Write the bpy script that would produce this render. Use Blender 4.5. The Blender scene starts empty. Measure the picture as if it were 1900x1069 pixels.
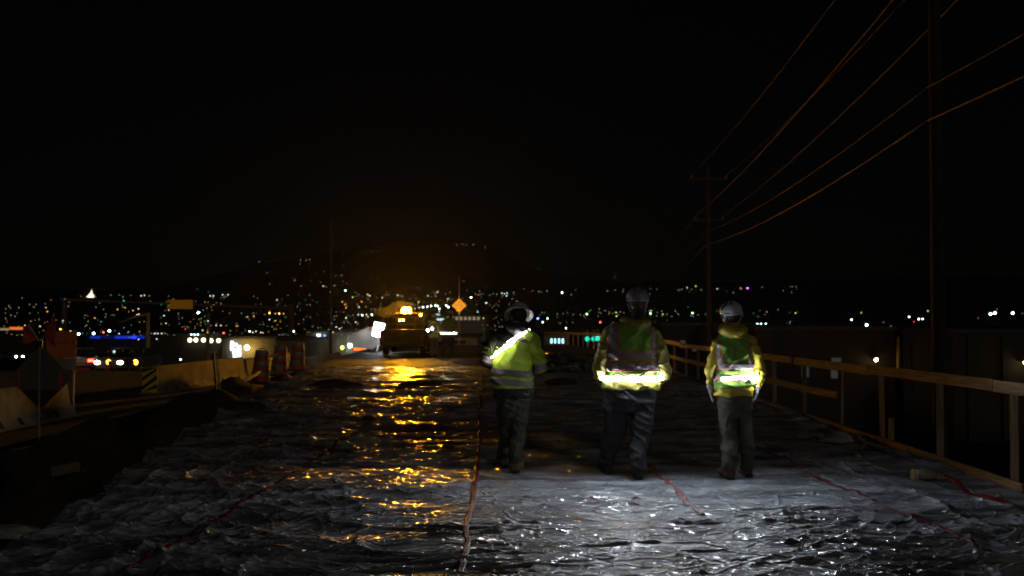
import bpy, bmesh, math, random
import numpy as np
from mathutils import Vector, Matrix

SC = bpy.context.scene
R = math.radians

# ------------------------------------------------------------------ camera
CAM_Z = 1.62
FPX = 1847.0                      # focal length in pixels of a 1900 px wide frame
HORIZON = 590.0                   # row of the horizon in the 1900x1069 photograph
PITCH = math.atan((HORIZON - 534.5) / FPX)
cam_data = bpy.data.cameras.new('camera')
cam_data.sensor_width = 36.0
cam_data.lens = 36.0 * FPX / 1900.0
cam_data.clip_start = 0.1
cam_data.clip_end = 6000
cam_data.dof.use_dof = True
cam_data.dof.focus_distance = 8.6
cam_data.dof.aperture_fstop = 2.1
cam = bpy.data.objects.new('camera', cam_data)
SC.collection.objects.link(cam)
cam.location = (0, 0, CAM_Z)
cam.rotation_euler = (R(90) + PITCH, 0, 0)
SC.camera = cam

# ------------------------------------------------------------------ night sky and the town's dim skylight
SUN_EL, SUN_AZ = R(16), R(158)    # weak warm light from behind the camera
world = bpy.data.worlds.new('World')
SC.world = world
world.use_nodes = True
wn = world.node_tree
wn.nodes.clear()
w_out = wn.nodes.new('ShaderNodeOutputWorld')
w_bg = wn.nodes.new('ShaderNodeBackground')
w_sky = wn.nodes.new('ShaderNodeTexSky')
w_sky.sky_type = 'NISHITA'
w_sky.sun_disc = False
w_sky.sun_elevation = SUN_EL
w_sky.sun_rotation = SUN_AZ
w_bg.inputs['Strength'].default_value = 0.00016
wn.links.new(w_sky.outputs[0], w_bg.inputs['Color'])
wn.links.new(w_bg.outputs[0], w_out.inputs['Surface'])

sun_data = bpy.data.lights.new('sun', 'SUN')
sun_data.energy = 0.14
sun_data.angle = R(12)
sun_data.color = (1.0, 0.84, 0.66)
sun = bpy.data.objects.new('sun', sun_data)
SC.collection.objects.link(sun)
sun_dir = Vector((math.sin(SUN_AZ) * math.cos(SUN_EL), math.cos(SUN_AZ) * math.cos(SUN_EL), math.sin(SUN_EL)))
sun.rotation_euler = sun_dir.to_track_quat('Z', 'Y').to_euler()

SC.view_settings.view_transform = 'Standard'
SC.view_settings.look = 'None'
SC.view_settings.exposure = 0.0
SC.view_settings.gamma = 1.0
SC.view_settings.use_curve_mapping = False
SC.render.engine = 'CYCLES'
SC.cycles.use_denoising = True
SC.cycles.max_bounces = 6
SC.cycles.diffuse_bounces = 3
SC.cycles.glossy_bounces = 4
SC.cycles.volume_bounces = 0
SC.cycles.sample_clamp_indirect = 4.0
SC.cycles.sample_clamp_direct = 0.0
SC.cycles.caustics_reflective = False
SC.cycles.caustics_refractive = False

# ------------------------------------------------------------------ helpers: rays, noise, materials, meshes
def ray(px, py):
    """direction (y = 1) of a photograph pixel in world axes"""
    c, s = math.cos(PITCH), math.sin(PITCH)
    x, u = (px - 950.0) / FPX, (534.5 - py) / FPX
    y, z = c - u * s, s + u * c
    return Vector((x / y, 1.0, z / y))

def at(px, py, depth):
    r = ray(px, py)
    return Vector((r.x * depth, depth, CAM_Z + r.z * depth))

def on(px, py, z=0.0):
    r = ray(px, py)
    return at(px, py, (z - CAM_Z) / r.z)

_perm = {}
def _tab(seed):
    if seed not in _perm:
        rs = np.random.RandomState(seed)
        a = rs.rand(256) * 2 * np.pi
        _perm[seed] = (rs.permutation(256), np.stack([np.cos(a), np.sin(a)], 1), rs.rand(256) * 2 - 1)
    return _perm[seed]

def noise2(x, y, seed=0):
    p, g, _ = _tab(seed)
    x = np.asarray(x, float); y = np.asarray(y, float)
    xi = np.floor(x).astype(int); yi = np.floor(y).astype(int)
    xf = x - xi; yf = y - yi
    u = xf * xf * xf * (xf * (xf * 6 - 15) + 10); v = yf * yf * yf * (yf * (yf * 6 - 15) + 10)
    def gr(ix, iy, dx, dy):
        h = p[(p[ix & 255] + iy) & 255]
        return g[h, 0] * dx + g[h, 1] * dy
    a = gr(xi, yi, xf, yf); b = gr(xi + 1, yi, xf - 1, yf)
    c = gr(xi, yi + 1, xf, yf - 1); d = gr(xi + 1, yi + 1, xf - 1, yf - 1)
    return ((a + (b - a) * u) * (1 - v) + (c + (d - c) * u) * v) * 1.5

def noise3(x, y, z, seed=0):
    p, _, val = _tab(seed)
    x = np.asarray(x, float); y = np.asarray(y, float); z = np.asarray(z, float)
    xi, yi, zi = (np.floor(t).astype(int) for t in (x, y, z))
    xf, yf, zf = x - xi, y - yi, z - zi
    u, v, w = (t * t * (3 - 2 * t) for t in (xf, yf, zf))
    def h(i, j, k):
        return val[p[(p[(p[i & 255] + j) & 255] + k) & 255]]
    def lx(j, k):
        a = h(xi, j, k); return a + (h(xi + 1, j, k) - a) * u
    def ly(k):
        a = lx(yi, k); return a + (lx(yi + 1, k) - a) * v
    a = ly(zi)
    return a + (ly(zi + 1) - a) * w

def sstep(a, b, x):
    t = np.clip((np.asarray(x, float) - a) / (b - a), 0, 1)
    return t * t * (3 - 2 * t)

MATS = {}
def mat(name, col, rough=0.7, col2=None, scale=8.0, metal=0.0, spec=0.5, bump=0.0, bscale=40.0, detail=4.0, stretch=(1, 1, 1)):
    if name in MATS:
        return MATS[name]
    m = bpy.data.materials.new(name)
    m.use_nodes = True
    nt = m.node_tree
    b = nt.nodes['Principled BSDF']
    b.inputs['Roughness'].default_value = rough
    b.inputs['Metallic'].default_value = metal
    b.inputs['Specular IOR Level'].default_value = spec
    if col2 is None:
        col2 = tuple(c * 0.72 for c in col)
    tc = nt.nodes.new('ShaderNodeTexCoord')
    n = nt.nodes.new('ShaderNodeTexNoise')
    n.inputs['Scale'].default_value = scale
    n.inputs['Detail'].default_value = detail
    mp = nt.nodes.new('ShaderNodeMapping'); mp.inputs['Scale'].default_value = stretch
    nt.links.new(tc.outputs['Object'], mp.inputs['Vector']); nt.links.new(mp.outputs[0], n.inputs['Vector'])
    cr = nt.nodes.new('ShaderNodeValToRGB')
    cr.color_ramp.elements[0].position = 0.35
    cr.color_ramp.elements[1].position = 0.65
    cr.color_ramp.elements[0].color = (*col2, 1)
    cr.color_ramp.elements[1].color = (*col, 1)
    nt.links.new(n.outputs['Fac'], cr.inputs['Fac'])
    nt.links.new(cr.outputs['Color'], b.inputs['Base Color'])
    if bump:
        n2 = nt.nodes.new('ShaderNodeTexNoise')
        n2.inputs['Scale'].default_value = bscale
        n2.inputs['Detail'].default_value = 3
        nt.links.new(tc.outputs['Object'], n2.inputs['Vector'])
        bp = nt.nodes.new('ShaderNodeBump')
        bp.inputs['Strength'].default_value = bump
        bp.inputs['Distance'].default_value = 0.01
        nt.links.new(n2.outputs['Fac'], bp.inputs['Height'])
        nt.links.new(bp.outputs['Normal'], b.inputs['Normal'])
    MATS[name] = m
    return m

def glow(name, col, strength, sample=True):
    if name in MATS:
        return MATS[name]
    m = bpy.data.materials.new(name)
    m.use_nodes = True
    nt = m.node_tree
    nt.nodes.clear()
    e = nt.nodes.new('ShaderNodeEmission')
    e.inputs['Color'].default_value = (*col, 1)
    e.inputs['Strength'].default_value = strength
    o = nt.nodes.new('ShaderNodeOutputMaterial')
    nt.links.new(e.outputs[0], o.inputs['Surface'])
    if not sample:
        m.cycles.emission_sampling = 'NONE'
    MATS[name] = m
    return m

def link(o, parent=None):
    SC.collection.objects.link(o)
    if parent is not None:
        o.parent = parent
    return o

def obj(name, me, m=None, parent=None, loc=None, rot=None, smooth=False):
    """one mesh object from a bmesh or a mesh"""
    if isinstance(me, bmesh.types.BMesh):
        bm = me
        me = bpy.data.meshes.new(name)
        bmesh.ops.recalc_face_normals(bm, faces=bm.faces)
        bm.to_mesh(me)
        bm.free()
    if m is not None:
        me.materials.clear()
        for x in (m if isinstance(m, (list, tuple)) else [m]):
            me.materials.append(x)
    if smooth:
        me.polygons.foreach_set('use_smooth', np.ones(len(me.polygons), bool))
    o = bpy.data.objects.new(name, me)
    link(o, parent)
    if loc is not None:
        o.location = loc
    if rot is not None:
        o.rotation_euler = rot
    return o

def tag(o, label, cat, group=None):
    o['label'] = label
    o['category'] = cat
    if group:
        o['group'] = group
    return o

def thing(name, label, cat, loc=(0, 0, 0), rz=0.0, group=None):
    o = bpy.data.objects.new(name, None)
    o.empty_display_size = 0.1
    link(o)
    o.location = loc
    o.rotation_euler = (0, 0, rz)
    return tag(o, label, cat, group)

def kind(o, k):
    o['kind'] = k
    return o

def copy_tree(o, parent=None):
    c = o.copy()
    link(c, parent)
    for ch in list(o.children):
        copy_tree(ch, c)
    return c

def box(bm, c, s, rz=0.0, rx=0.0, ry=0.0, bev=0.0):
    M = Matrix.Translation(c) @ Matrix.Rotation(rz, 4, 'Z') @ Matrix.Rotation(ry, 4, 'Y') @ Matrix.Rotation(rx, 4, 'X') @ Matrix.Diagonal((*s, 1))
    r = bmesh.ops.create_cube(bm, size=1.0, matrix=M)
    if bev:
        es = list({e for v in r['verts'] for e in v.link_edges})
        bmesh.ops.bevel(bm, geom=es, offset=bev, segments=2, affect='EDGES', profile=0.6)
    return bm

def beam(bm, a, b, w, h):
    """square bar from a to b"""
    a, b = Vector(a), Vector(b)
    d = b - a
    q = d.to_track_quat('Y', 'Z').to_matrix().to_4x4()
    M = Matrix.Translation((a + b) / 2) @ q @ Matrix.Diagonal((w, d.length, h, 1))
    bmesh.ops.create_cube(bm, size=1.0, matrix=M)
    return bm

def tube(bm, pts, rad, seg=12, cap=True):
    """tube through points; rad is a number or (across, along) pair per point"""
    pts = [Vector(p) for p in pts]
    if not isinstance(rad, (list, tuple)):
        rad = [rad] * len(pts)
    rings = []
    up = None
    for i, p in enumerate(pts):
        t = (pts[min(i + 1, len(pts) - 1)] - pts[max(i - 1, 0)]).normalized()
        if up is None:
            up = Vector((0, 1, 0)) if abs(t.y) < 0.8 else Vector((0, 0, 1))
        s = t.cross(up).normalized()
        n = s.cross(t).normalized()
        up = n
        r = rad[i]
        ra, rb = r if isinstance(r, (list, tuple)) else (r, r)
        rings.append([bm.verts.new(p + s * (ra * math.cos(2 * math.pi * k / seg)) + n * (rb * math.sin(2 * math.pi * k / seg))) for k in range(seg)])
    for a, b in zip(rings, rings[1:]):
        for k in range(seg):
            bm.faces.new((a[k], a[(k + 1) % seg], b[(k + 1) % seg], b[k]))
    if cap:
        bm.faces.new(rings[0][::-1])
        bm.faces.new(rings[-1])
    return bm

def ball(bm, c, r, seg=16, rings=10, rot=None):
    r = r if isinstance(r, (list, tuple)) else (r, r, r)
    M = Matrix.Translation(c) @ (rot if rot is not None else Matrix()) @ Matrix.Diagonal((*r, 1))
    bmesh.ops.create_uvsphere(bm, u_segments=seg, v_segments=rings, radius=1.0, matrix=M)
    return bm

def loft(bm, rings, seg=28, n=2.3):
    """closed body through horizontal super-ellipse rings (z, cx, cy, rx, ry)"""
    vs = []
    for (z, cx, cy, rx, ry) in rings:
        row = []
        for k in range(seg):
            a = 2 * math.pi * k / seg
            c, s = math.cos(a), math.sin(a)
            row.append(bm.verts.new((cx + rx * math.copysign(abs(c) ** (2 / n), c), cy + ry * math.copysign(abs(s) ** (2 / n), s), z)))
        vs.append(row)
    for a, b in zip(vs, vs[1:]):
        for k in range(seg):
            bm.faces.new((a[k], a[(k + 1) % seg], b[(k + 1) % seg], b[k]))
    bm.faces.new(vs[0][::-1])
    bm.faces.new(vs[-1])
    return bm

def prism(bm, outline, y0, y1):
    """outline in x,z extruded along y"""
    a = [bm.verts.new((x, y0, z)) for x, z in outline]
    b = [bm.verts.new((x, y1, z)) for x, z in outline]
    n = len(a)
    for k in range(n):
        bm.faces.new((a[k], a[(k + 1) % n], b[(k + 1) % n], b[k]))
    bm.faces.new(a[::-1]); bm.faces.new(b)
    return bm

def grid_mesh(name, X, Y, Z):
    ny, nx = X.shape
    me = bpy.data.meshes.new(name)
    co = np.stack([X, Y, Z], -1).reshape(-1, 3).astype(np.float32)
    idx = np.arange(nx * ny).reshape(ny, nx)
    q = np.stack([idx[:-1, :-1], idx[:-1, 1:], idx[1:, 1:], idx[1:, :-1]], -1).reshape(-1, 4)
    me.vertices.add(len(co)); me.vertices.foreach_set('co', co.ravel())
    me.loops.add(q.size); me.loops.foreach_set('vertex_index', q.ravel().astype(np.int32))
    me.polygons.add(len(q)); me.polygons.foreach_set('loop_start', (np.arange(len(q)) * 4).astype(np.int32))
    me.update(calc_edges=True)
    me.polygons.foreach_set('use_smooth', np.ones(len(q), bool))
    return me

def remesh(bm, voxel, smooth=6, factor=0.5):
    """fuse overlapping closed shells of a bmesh into one continuous surface"""
    me = bpy.data.meshes.new('fused')
    bmesh.ops.recalc_face_normals(bm, faces=bm.faces)
    bm.to_mesh(me); bm.free()
    o = bpy.data.objects.new('fused', me)
    SC.collection.objects.link(o)
    md = o.modifiers.new('r', 'REMESH'); md.mode = 'VOXEL'; md.voxel_size = voxel
    if smooth:
        s = o.modifiers.new('s', 'SMOOTH'); s.factor = factor; s.iterations = smooth
    dg = bpy.context.evaluated_depsgraph_get()
    out = bpy.data.meshes.new_from_object(o.evaluated_get(dg))
    bpy.data.objects.remove(o); bpy.data.meshes.remove(me)
    out.polygons.foreach_set('use_smooth', np.ones(len(out.polygons), bool))
    return out

def displace(me, fn, amount=1.0):
    n = len(me.vertices)
    co = np.empty(n * 3, np.float32); me.vertices.foreach_get('co', co); co = co.reshape(-1, 3)
    no = np.empty(n * 3, np.float32); me.vertex_normals.foreach_get('vector', no); no = no.reshape(-1, 3)
    d = fn(co[:, 0], co[:, 1], co[:, 2])
    co = co + no * (np.asarray(d)[:, None] * amount)
    me.vertices.foreach_set('co', co.astype(np.float32).ravel())
    me.update()
    return me

def strip(me, planes, offset=0.004, thick=0.0):
    """the part of a surface between planes, lifted off it: a band, a panel, a lamp tape"""
    bm = bmesh.new(); bm.from_mesh(me)
    for (co, no) in planes:
        bmesh.ops.bisect_plane(bm, geom=bm.verts[:] + bm.edges[:] + bm.faces[:], plane_co=co, plane_no=no, clear_outer=True, dist=1e-5)
    bm.normal_update()
    for v in bm.verts:
        v.co += v.normal * offset
    if thick:
        bmesh.ops.dissolve_degenerate(bm, dist=2e-5, edges=bm.edges[:])
        bm.normal_update()
        faces, rim = bm.faces[:], [e for e in bm.edges if e.is_boundary]
        top = {v: bm.verts.new(v.co + v.normal * thick) for v in bm.verts[:]}
        for f in faces:
            bm.faces.new([top[v] for v in f.verts])
        for e in rim:
            f = e.link_faces[0]
            u, w = e.verts
            for l in f.loops:
                if l.edge is e: u, w = l.vert, l.link_loop_next.vert
            bm.faces.new((w, u, top[u], top[w])[::-1])
        bmesh.ops.reverse_faces(bm, faces=faces)
    out = bpy.data.meshes.new('strip')
    bm.to_mesh(out); bm.free()
    out.polygons.foreach_set('use_smooth', np.ones(len(out.polygons), bool))
    return out

def text_mesh(body, size, depth=0.004):
    cu = bpy.data.curves.new('lettering', 'FONT')
    cu.body = body; cu.size = size; cu.align_x = 'CENTER'; cu.align_y = 'CENTER'; cu.extrude = depth
    o = bpy.data.objects.new('lettering', cu)
    SC.collection.objects.link(o)
    dg = bpy.context.evaluated_depsgraph_get()
    me = bpy.data.meshes.new_from_object(o.evaluated_get(dg))
    bpy.data.objects.remove(o)
    return me

# ------------------------------------------------------------------ colours
M_ASPHALT = mat('asphalt', (0.085, 0.078, 0.066), 0.75, (0.05, 0.047, 0.042), 3.0, bump=0.4, bscale=60)
M_SOIL = mat('soil', (0.030, 0.024, 0.018), 0.95, (0.012, 0.010, 0.008), 3.0, bump=0.8, bscale=14)
M_LAND = mat('land', (0.012, 0.012, 0.010), 1.0, (0.006, 0.006, 0.005), 0.02, spec=0.0)
M_CONC = mat('concrete', (0.17, 0.135, 0.10), 0.85, (0.085, 0.068, 0.05), 2.2, bump=0.3)
M_WOOD = mat('lumber', (0.27, 0.175, 0.09), 0.75, (0.12, 0.07, 0.035), 6.0, bump=0.3, stretch=(6, 0.35, 6))
M_WOODV = mat('upright_lumber', (0.25, 0.165, 0.09), 0.75, (0.11, 0.068, 0.036), 6.0, bump=0.3, stretch=(6, 6, 0.4))
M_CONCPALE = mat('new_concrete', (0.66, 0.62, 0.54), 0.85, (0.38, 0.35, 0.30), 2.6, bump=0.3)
M_GREY = mat('galvanised', (0.32, 0.32, 0.33), 0.5, metal=0.6)
M_BLACK = mat('black_paint', (0.012, 0.012, 0.013), 0.5)
M_RUBBER = mat('rubber', (0.015, 0.015, 0.015), 0.85)
M_ORANGE = mat('sign_orange', (0.92, 0.36, 0.004), 0.7, (0.86, 0.33, 0.004), 3.0, spec=0.1)
M_RED = mat('orange_red_plastic', (0.36, 0.042, 0.018), 0.55, (0.22, 0.026, 0.012), 4.0)
M_WHITE = mat('white_sheeting', (0.24, 0.225, 0.205), 0.6, (0.12, 0.112, 0.10), 5.0)
M_TAPE = mat('red_tape', (0.26, 0.011, 0.015), 0.5, (0.11, 0.005, 0.008), 9.0, bump=0.4, bscale=50)
# ------------------------------------------------------------------ land: bench of the works, valley, hills behind the town
RIDGE_PX = [-2000, 0, 170, 300, 450, 600, 760, 900, 1000, 1150, 1500, 1900, 4000]
RIDGE_PY = [520, 540, 542, 540, 500, 470, 448, 446, 500, 522, 522, 520, 520]

def XL(y):
    return np.interp(y, [3, 7.6, 12, 23, 40, 60], [-3.1, -3.65, -4.3, -5.85, -7.1, -8.0])

def land_h(x, y):
    x = np.asarray(x, float); y = np.asarray(y, float)
    d = np.hypot(x, y)
    left = -0.78 - 5.2 * sstep(34, 125, y)
    right = -1.3 - 5.2 * sstep(5.3, 9.5, x)
    mid = -1.3 - 4.7 * sstep(62, 125, y)
    h = np.where(x < -8.5, left, np.where(x > 5.0, np.minimum(right, mid), mid))
    k = sstep(-8.8, -7.6, x)
    h = np.where((x > -8.8) & (x < -7.6), left * (1 - k) + mid * k, h)
    yy = np.maximum(y, 1.0)
    px = np.where(y > 1.0, 950 + FPX * x / yy, np.where(x < 0, -2000, 4000))
    tan_r = (HORIZON - np.interp(px, RIDGE_PX, RIDGE_PY)) / FPX
    s = np.clip((d - 420) / (1300 - 420), 0, 1)
    hill = (tan_r * 1300 + 8) * (0.75 * s ** 1.5 + 0.25 * s)
    fall = 1 - 0.6 * sstep(1300, 2400, d)
    h = h + hill * fall + 3.0 * s * noise2(x / 90, y / 90, 31)
    return h

def build_land():
    rr = np.concatenate([[0.5], np.geomspace(2.0, 2600, 170)])
    aa = np.concatenate([np.linspace(-180, -42, 50)[:-1], np.linspace(-42, 42, 260)[:-1], np.linspace(42, 180, 51)]) * np.pi / 180
    A, Rr = np.meshgrid(aa, rr)
    X, Y = Rr * np.sin(A), Rr * np.cos(A)
    o = obj('ground', grid_mesh('ground', X, Y, land_h(X, Y)), M_LAND)
    kind(o, 'structure')

def build_road():
    yy = np.concatenate([np.linspace(-10, 60, 70), np.linspace(62, 150, 60)])
    xx = np.linspace(-27, -8.9, 14)
    X, Y = np.meshgrid(xx, yy)
    X = X - 0.06 * np.maximum(Y - 30, 0)
    Z = -0.62 - 5.2 * sstep(34, 125, Y) + 0.02 * noise2(X * 0.5, Y * 0.5, 4)
    kind(obj('road', grid_mesh('road', X, Y, Z), M_ASPHALT), 'structure')

def build_deck():
    """concrete bridge deck under the sheeting"""
    yy = np.linspace(-4, 62, 40)
    bm = bmesh.new()
    rows = []
    for y in yy:
        l, r = float(XL(y)) + 0.05, 4.72 if y < 50 else 4.72 - (y - 50) * 0.1
        rows.append([bm.verts.new(p) for p in ((l, y, -0.07), (r, y, -0.07), (r, y, -1.5), (l, y, -1.5))])
    for a, b in zip(rows, rows[1:]):
        for k in range(4):
            bm.faces.new((a[k], a[(k + 1) % 4], b[(k + 1) % 4], b[k]))
    bm.faces.new(rows[0]); bm.faces.new(rows[-1][::-1])
    kind(obj('deck_slab', bm, mat('deck_concrete', (0.10, 0.09, 0.075), 0.8, (0.05, 0.045, 0.04), 1.5, bump=0.4)), 'structure')

build_land(); build_road(); build_deck()

# ------------------------------------------------------------------ wet plastic sheeting over the deck
FEET = []          # (x, y) of everything that presses the sheet flat; filled before the sheet is made
for q in ((935, 866), (956, 876), (1126, 878), (1183, 888), (1352, 888), (1385, 883)):
    p = on(*q); FEET.append((p.x, p.y))

def ridge(n, k):
    return np.clip(1 - np.abs(n) * 1.6, 0, 1) ** k

def sheet_h(x, y):
    x = np.asarray(x, float); y = np.asarray(y, float)
    wx = x + 0.16 * noise2(x * 0.8, y * 0.9, 1) + 0.03 * noise2(x * 2.1, y * 2.4, 5)
    wy = y + 0.18 * noise2(x * 0.6, y * 0.9, 2) + 0.035 * noise2(x * 1.8, y * 2.6, 6)
    m1 = 0.06 + 0.94 * sstep(-0.20, 0.25, noise2(x * 0.6 + 3, y * 1.0, 7))      # patches of loose and of taut film
    m2 = 0.08 + 0.92 * sstep(-0.20, 0.25, noise2(x * 0.9 - 7, y * 1.4, 27))
    walk = 1 - 0.70 * np.exp(-((y - 10.5) / 0.8) ** 2)                          # trodden flat along the crew's line
    crum = (0.30 + 0.70 * np.maximum(sstep(-0.7, -1.8, x), sstep(1.2, 2.2, x) * sstep(8.8, 7.6, y))) * walk
    far = 1 - sstep(15, 28, y)
    h = 0.018 * noise2(x * 0.35, y * 0.5, 8)
    h += 0.020 * ridge(noise2(wx * 0.45, wy * 1.9, 3), 8) * m1 * walk
    h += 0.022 * ridge(noise2(wx * 0.80, wy * 3.1, 9), 9) * m2 * walk * (0.3 + 0.7 * far)
    h += 0.015 * ridge(noise2(wx * 1.3 + 9, wy * 4.8, 10), 7) * m1 * walk * far
    h += 0.055 * sstep(12.5, 16, y) * ridge(noise2(wx * 0.16, wy * 0.55, 28), 6) + 0.022 * sstep(12.5, 16, y) * ridge(noise2(wx * 0.3, wy * 1.2, 38), 5)
    for i, ang in enumerate((0.45, -0.6, 1.25, 2.1)):
        c, s = math.cos(ang), math.sin(ang)
        u, v = x * c + y * s, -x * s + y * c
        h += 0.017 * ridge(noise2(u * 0.6 + i, v * 1.5 + 0.1 * wx, 11 + i), 9) * crum * (0.25 + 0.75 * far)
        h += 0.009 * ridge(noise2(u * 1.2 - i, v * 3.0, 21 + i), 8) * crum * far
    # drawn up along the toe board, dropped over the open edge
    side = sstep(3.5, 4.6, x)
    h += 0.02 * side + 0.036 * sstep(2.5, 3.4, x) * (1 - 0.5 * sstep(8.6, 7.4, y)) * ridge(noise2(wx * 3.2, wy * 0.30, 17), 6) * (0.4 + 0.6 * m2)
    h += 0.03 * sstep(XL(y) + 1.6, XL(y) + 0.5, x) * ridge(noise2(wx * 2.2 + wy * 0.5, wy * 0.5, 37), 4) * m1
    press = np.zeros_like(h)
    for fx, fy in FEET:
        press = np.maximum(press, np.exp(-(((x - fx) / 0.16) ** 2 + ((y - fy - 0.03) / 0.26) ** 2) ** 2))
    h = h * (1 - press)
    over = XL(y) - x
    edge = 0.25 * noise2(y * 0.8, y * 0.0 + 2.0, 18) - 0.1
    drop = sstep(edge, edge + 0.45, over)
    h = h * (1 - 0.3 * drop) - drop * (0.75 + 0.10 * noise2(y * 3.3, x * 0.7, 19) + 0.05 * noise2(y * 8, x, 20)) 
    h += 0.12 * drop * ridge(noise2(y * 1.6, x * 0.5, 22), 2)
    return h

def build_sheet():
    ny, nx = 640, 860
    py = np.linspace(592, 343, ny)                      # rows of the picture at 1024 px, so far rows stay coarse
    yy = CAM_Z * 995.4 / (py - 317.9)
    yy = np.clip(yy, 0, 60)
    yy = np.unique(np.concatenate([[2.0, 3.0, 3.9], yy[yy > 4.5], [52, 58]]))
    yb = yy[yy > 32.0]
    yy = yy[yy < 33.0]
    t = np.linspace(0, 1, nx)
    X = np.empty((len(yy), nx)); Y = np.repeat(yy[:, None], nx, 1)
    for i, y in enumerate(yy):
        r = 4.66 if y < 50 else 4.66 - (y - 50) * 0.1
        X[i] = (XL(y) - 1.1) * (1 - t) + r * t
    Z = sheet_h(X, Y)
    # quilted curing blankets cover the far half of the deck
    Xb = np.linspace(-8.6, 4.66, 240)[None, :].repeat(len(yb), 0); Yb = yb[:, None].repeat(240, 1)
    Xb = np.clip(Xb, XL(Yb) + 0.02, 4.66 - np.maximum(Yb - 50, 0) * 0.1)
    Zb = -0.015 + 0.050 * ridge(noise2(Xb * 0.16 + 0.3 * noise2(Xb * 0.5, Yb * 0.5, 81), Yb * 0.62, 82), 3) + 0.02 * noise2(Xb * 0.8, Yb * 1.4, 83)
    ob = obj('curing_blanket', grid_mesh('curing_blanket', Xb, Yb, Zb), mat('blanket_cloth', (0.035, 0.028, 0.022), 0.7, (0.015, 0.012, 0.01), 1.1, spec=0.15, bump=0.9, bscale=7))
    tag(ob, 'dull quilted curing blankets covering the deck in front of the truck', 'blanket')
    o = obj('plastic_sheeting', grid_mesh('plastic_sheeting', X, Y, Z), plastic_material())
    tag(o, 'wet wrinkled clear plastic sheeting laid over the whole bridge deck', 'sheeting')

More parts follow.
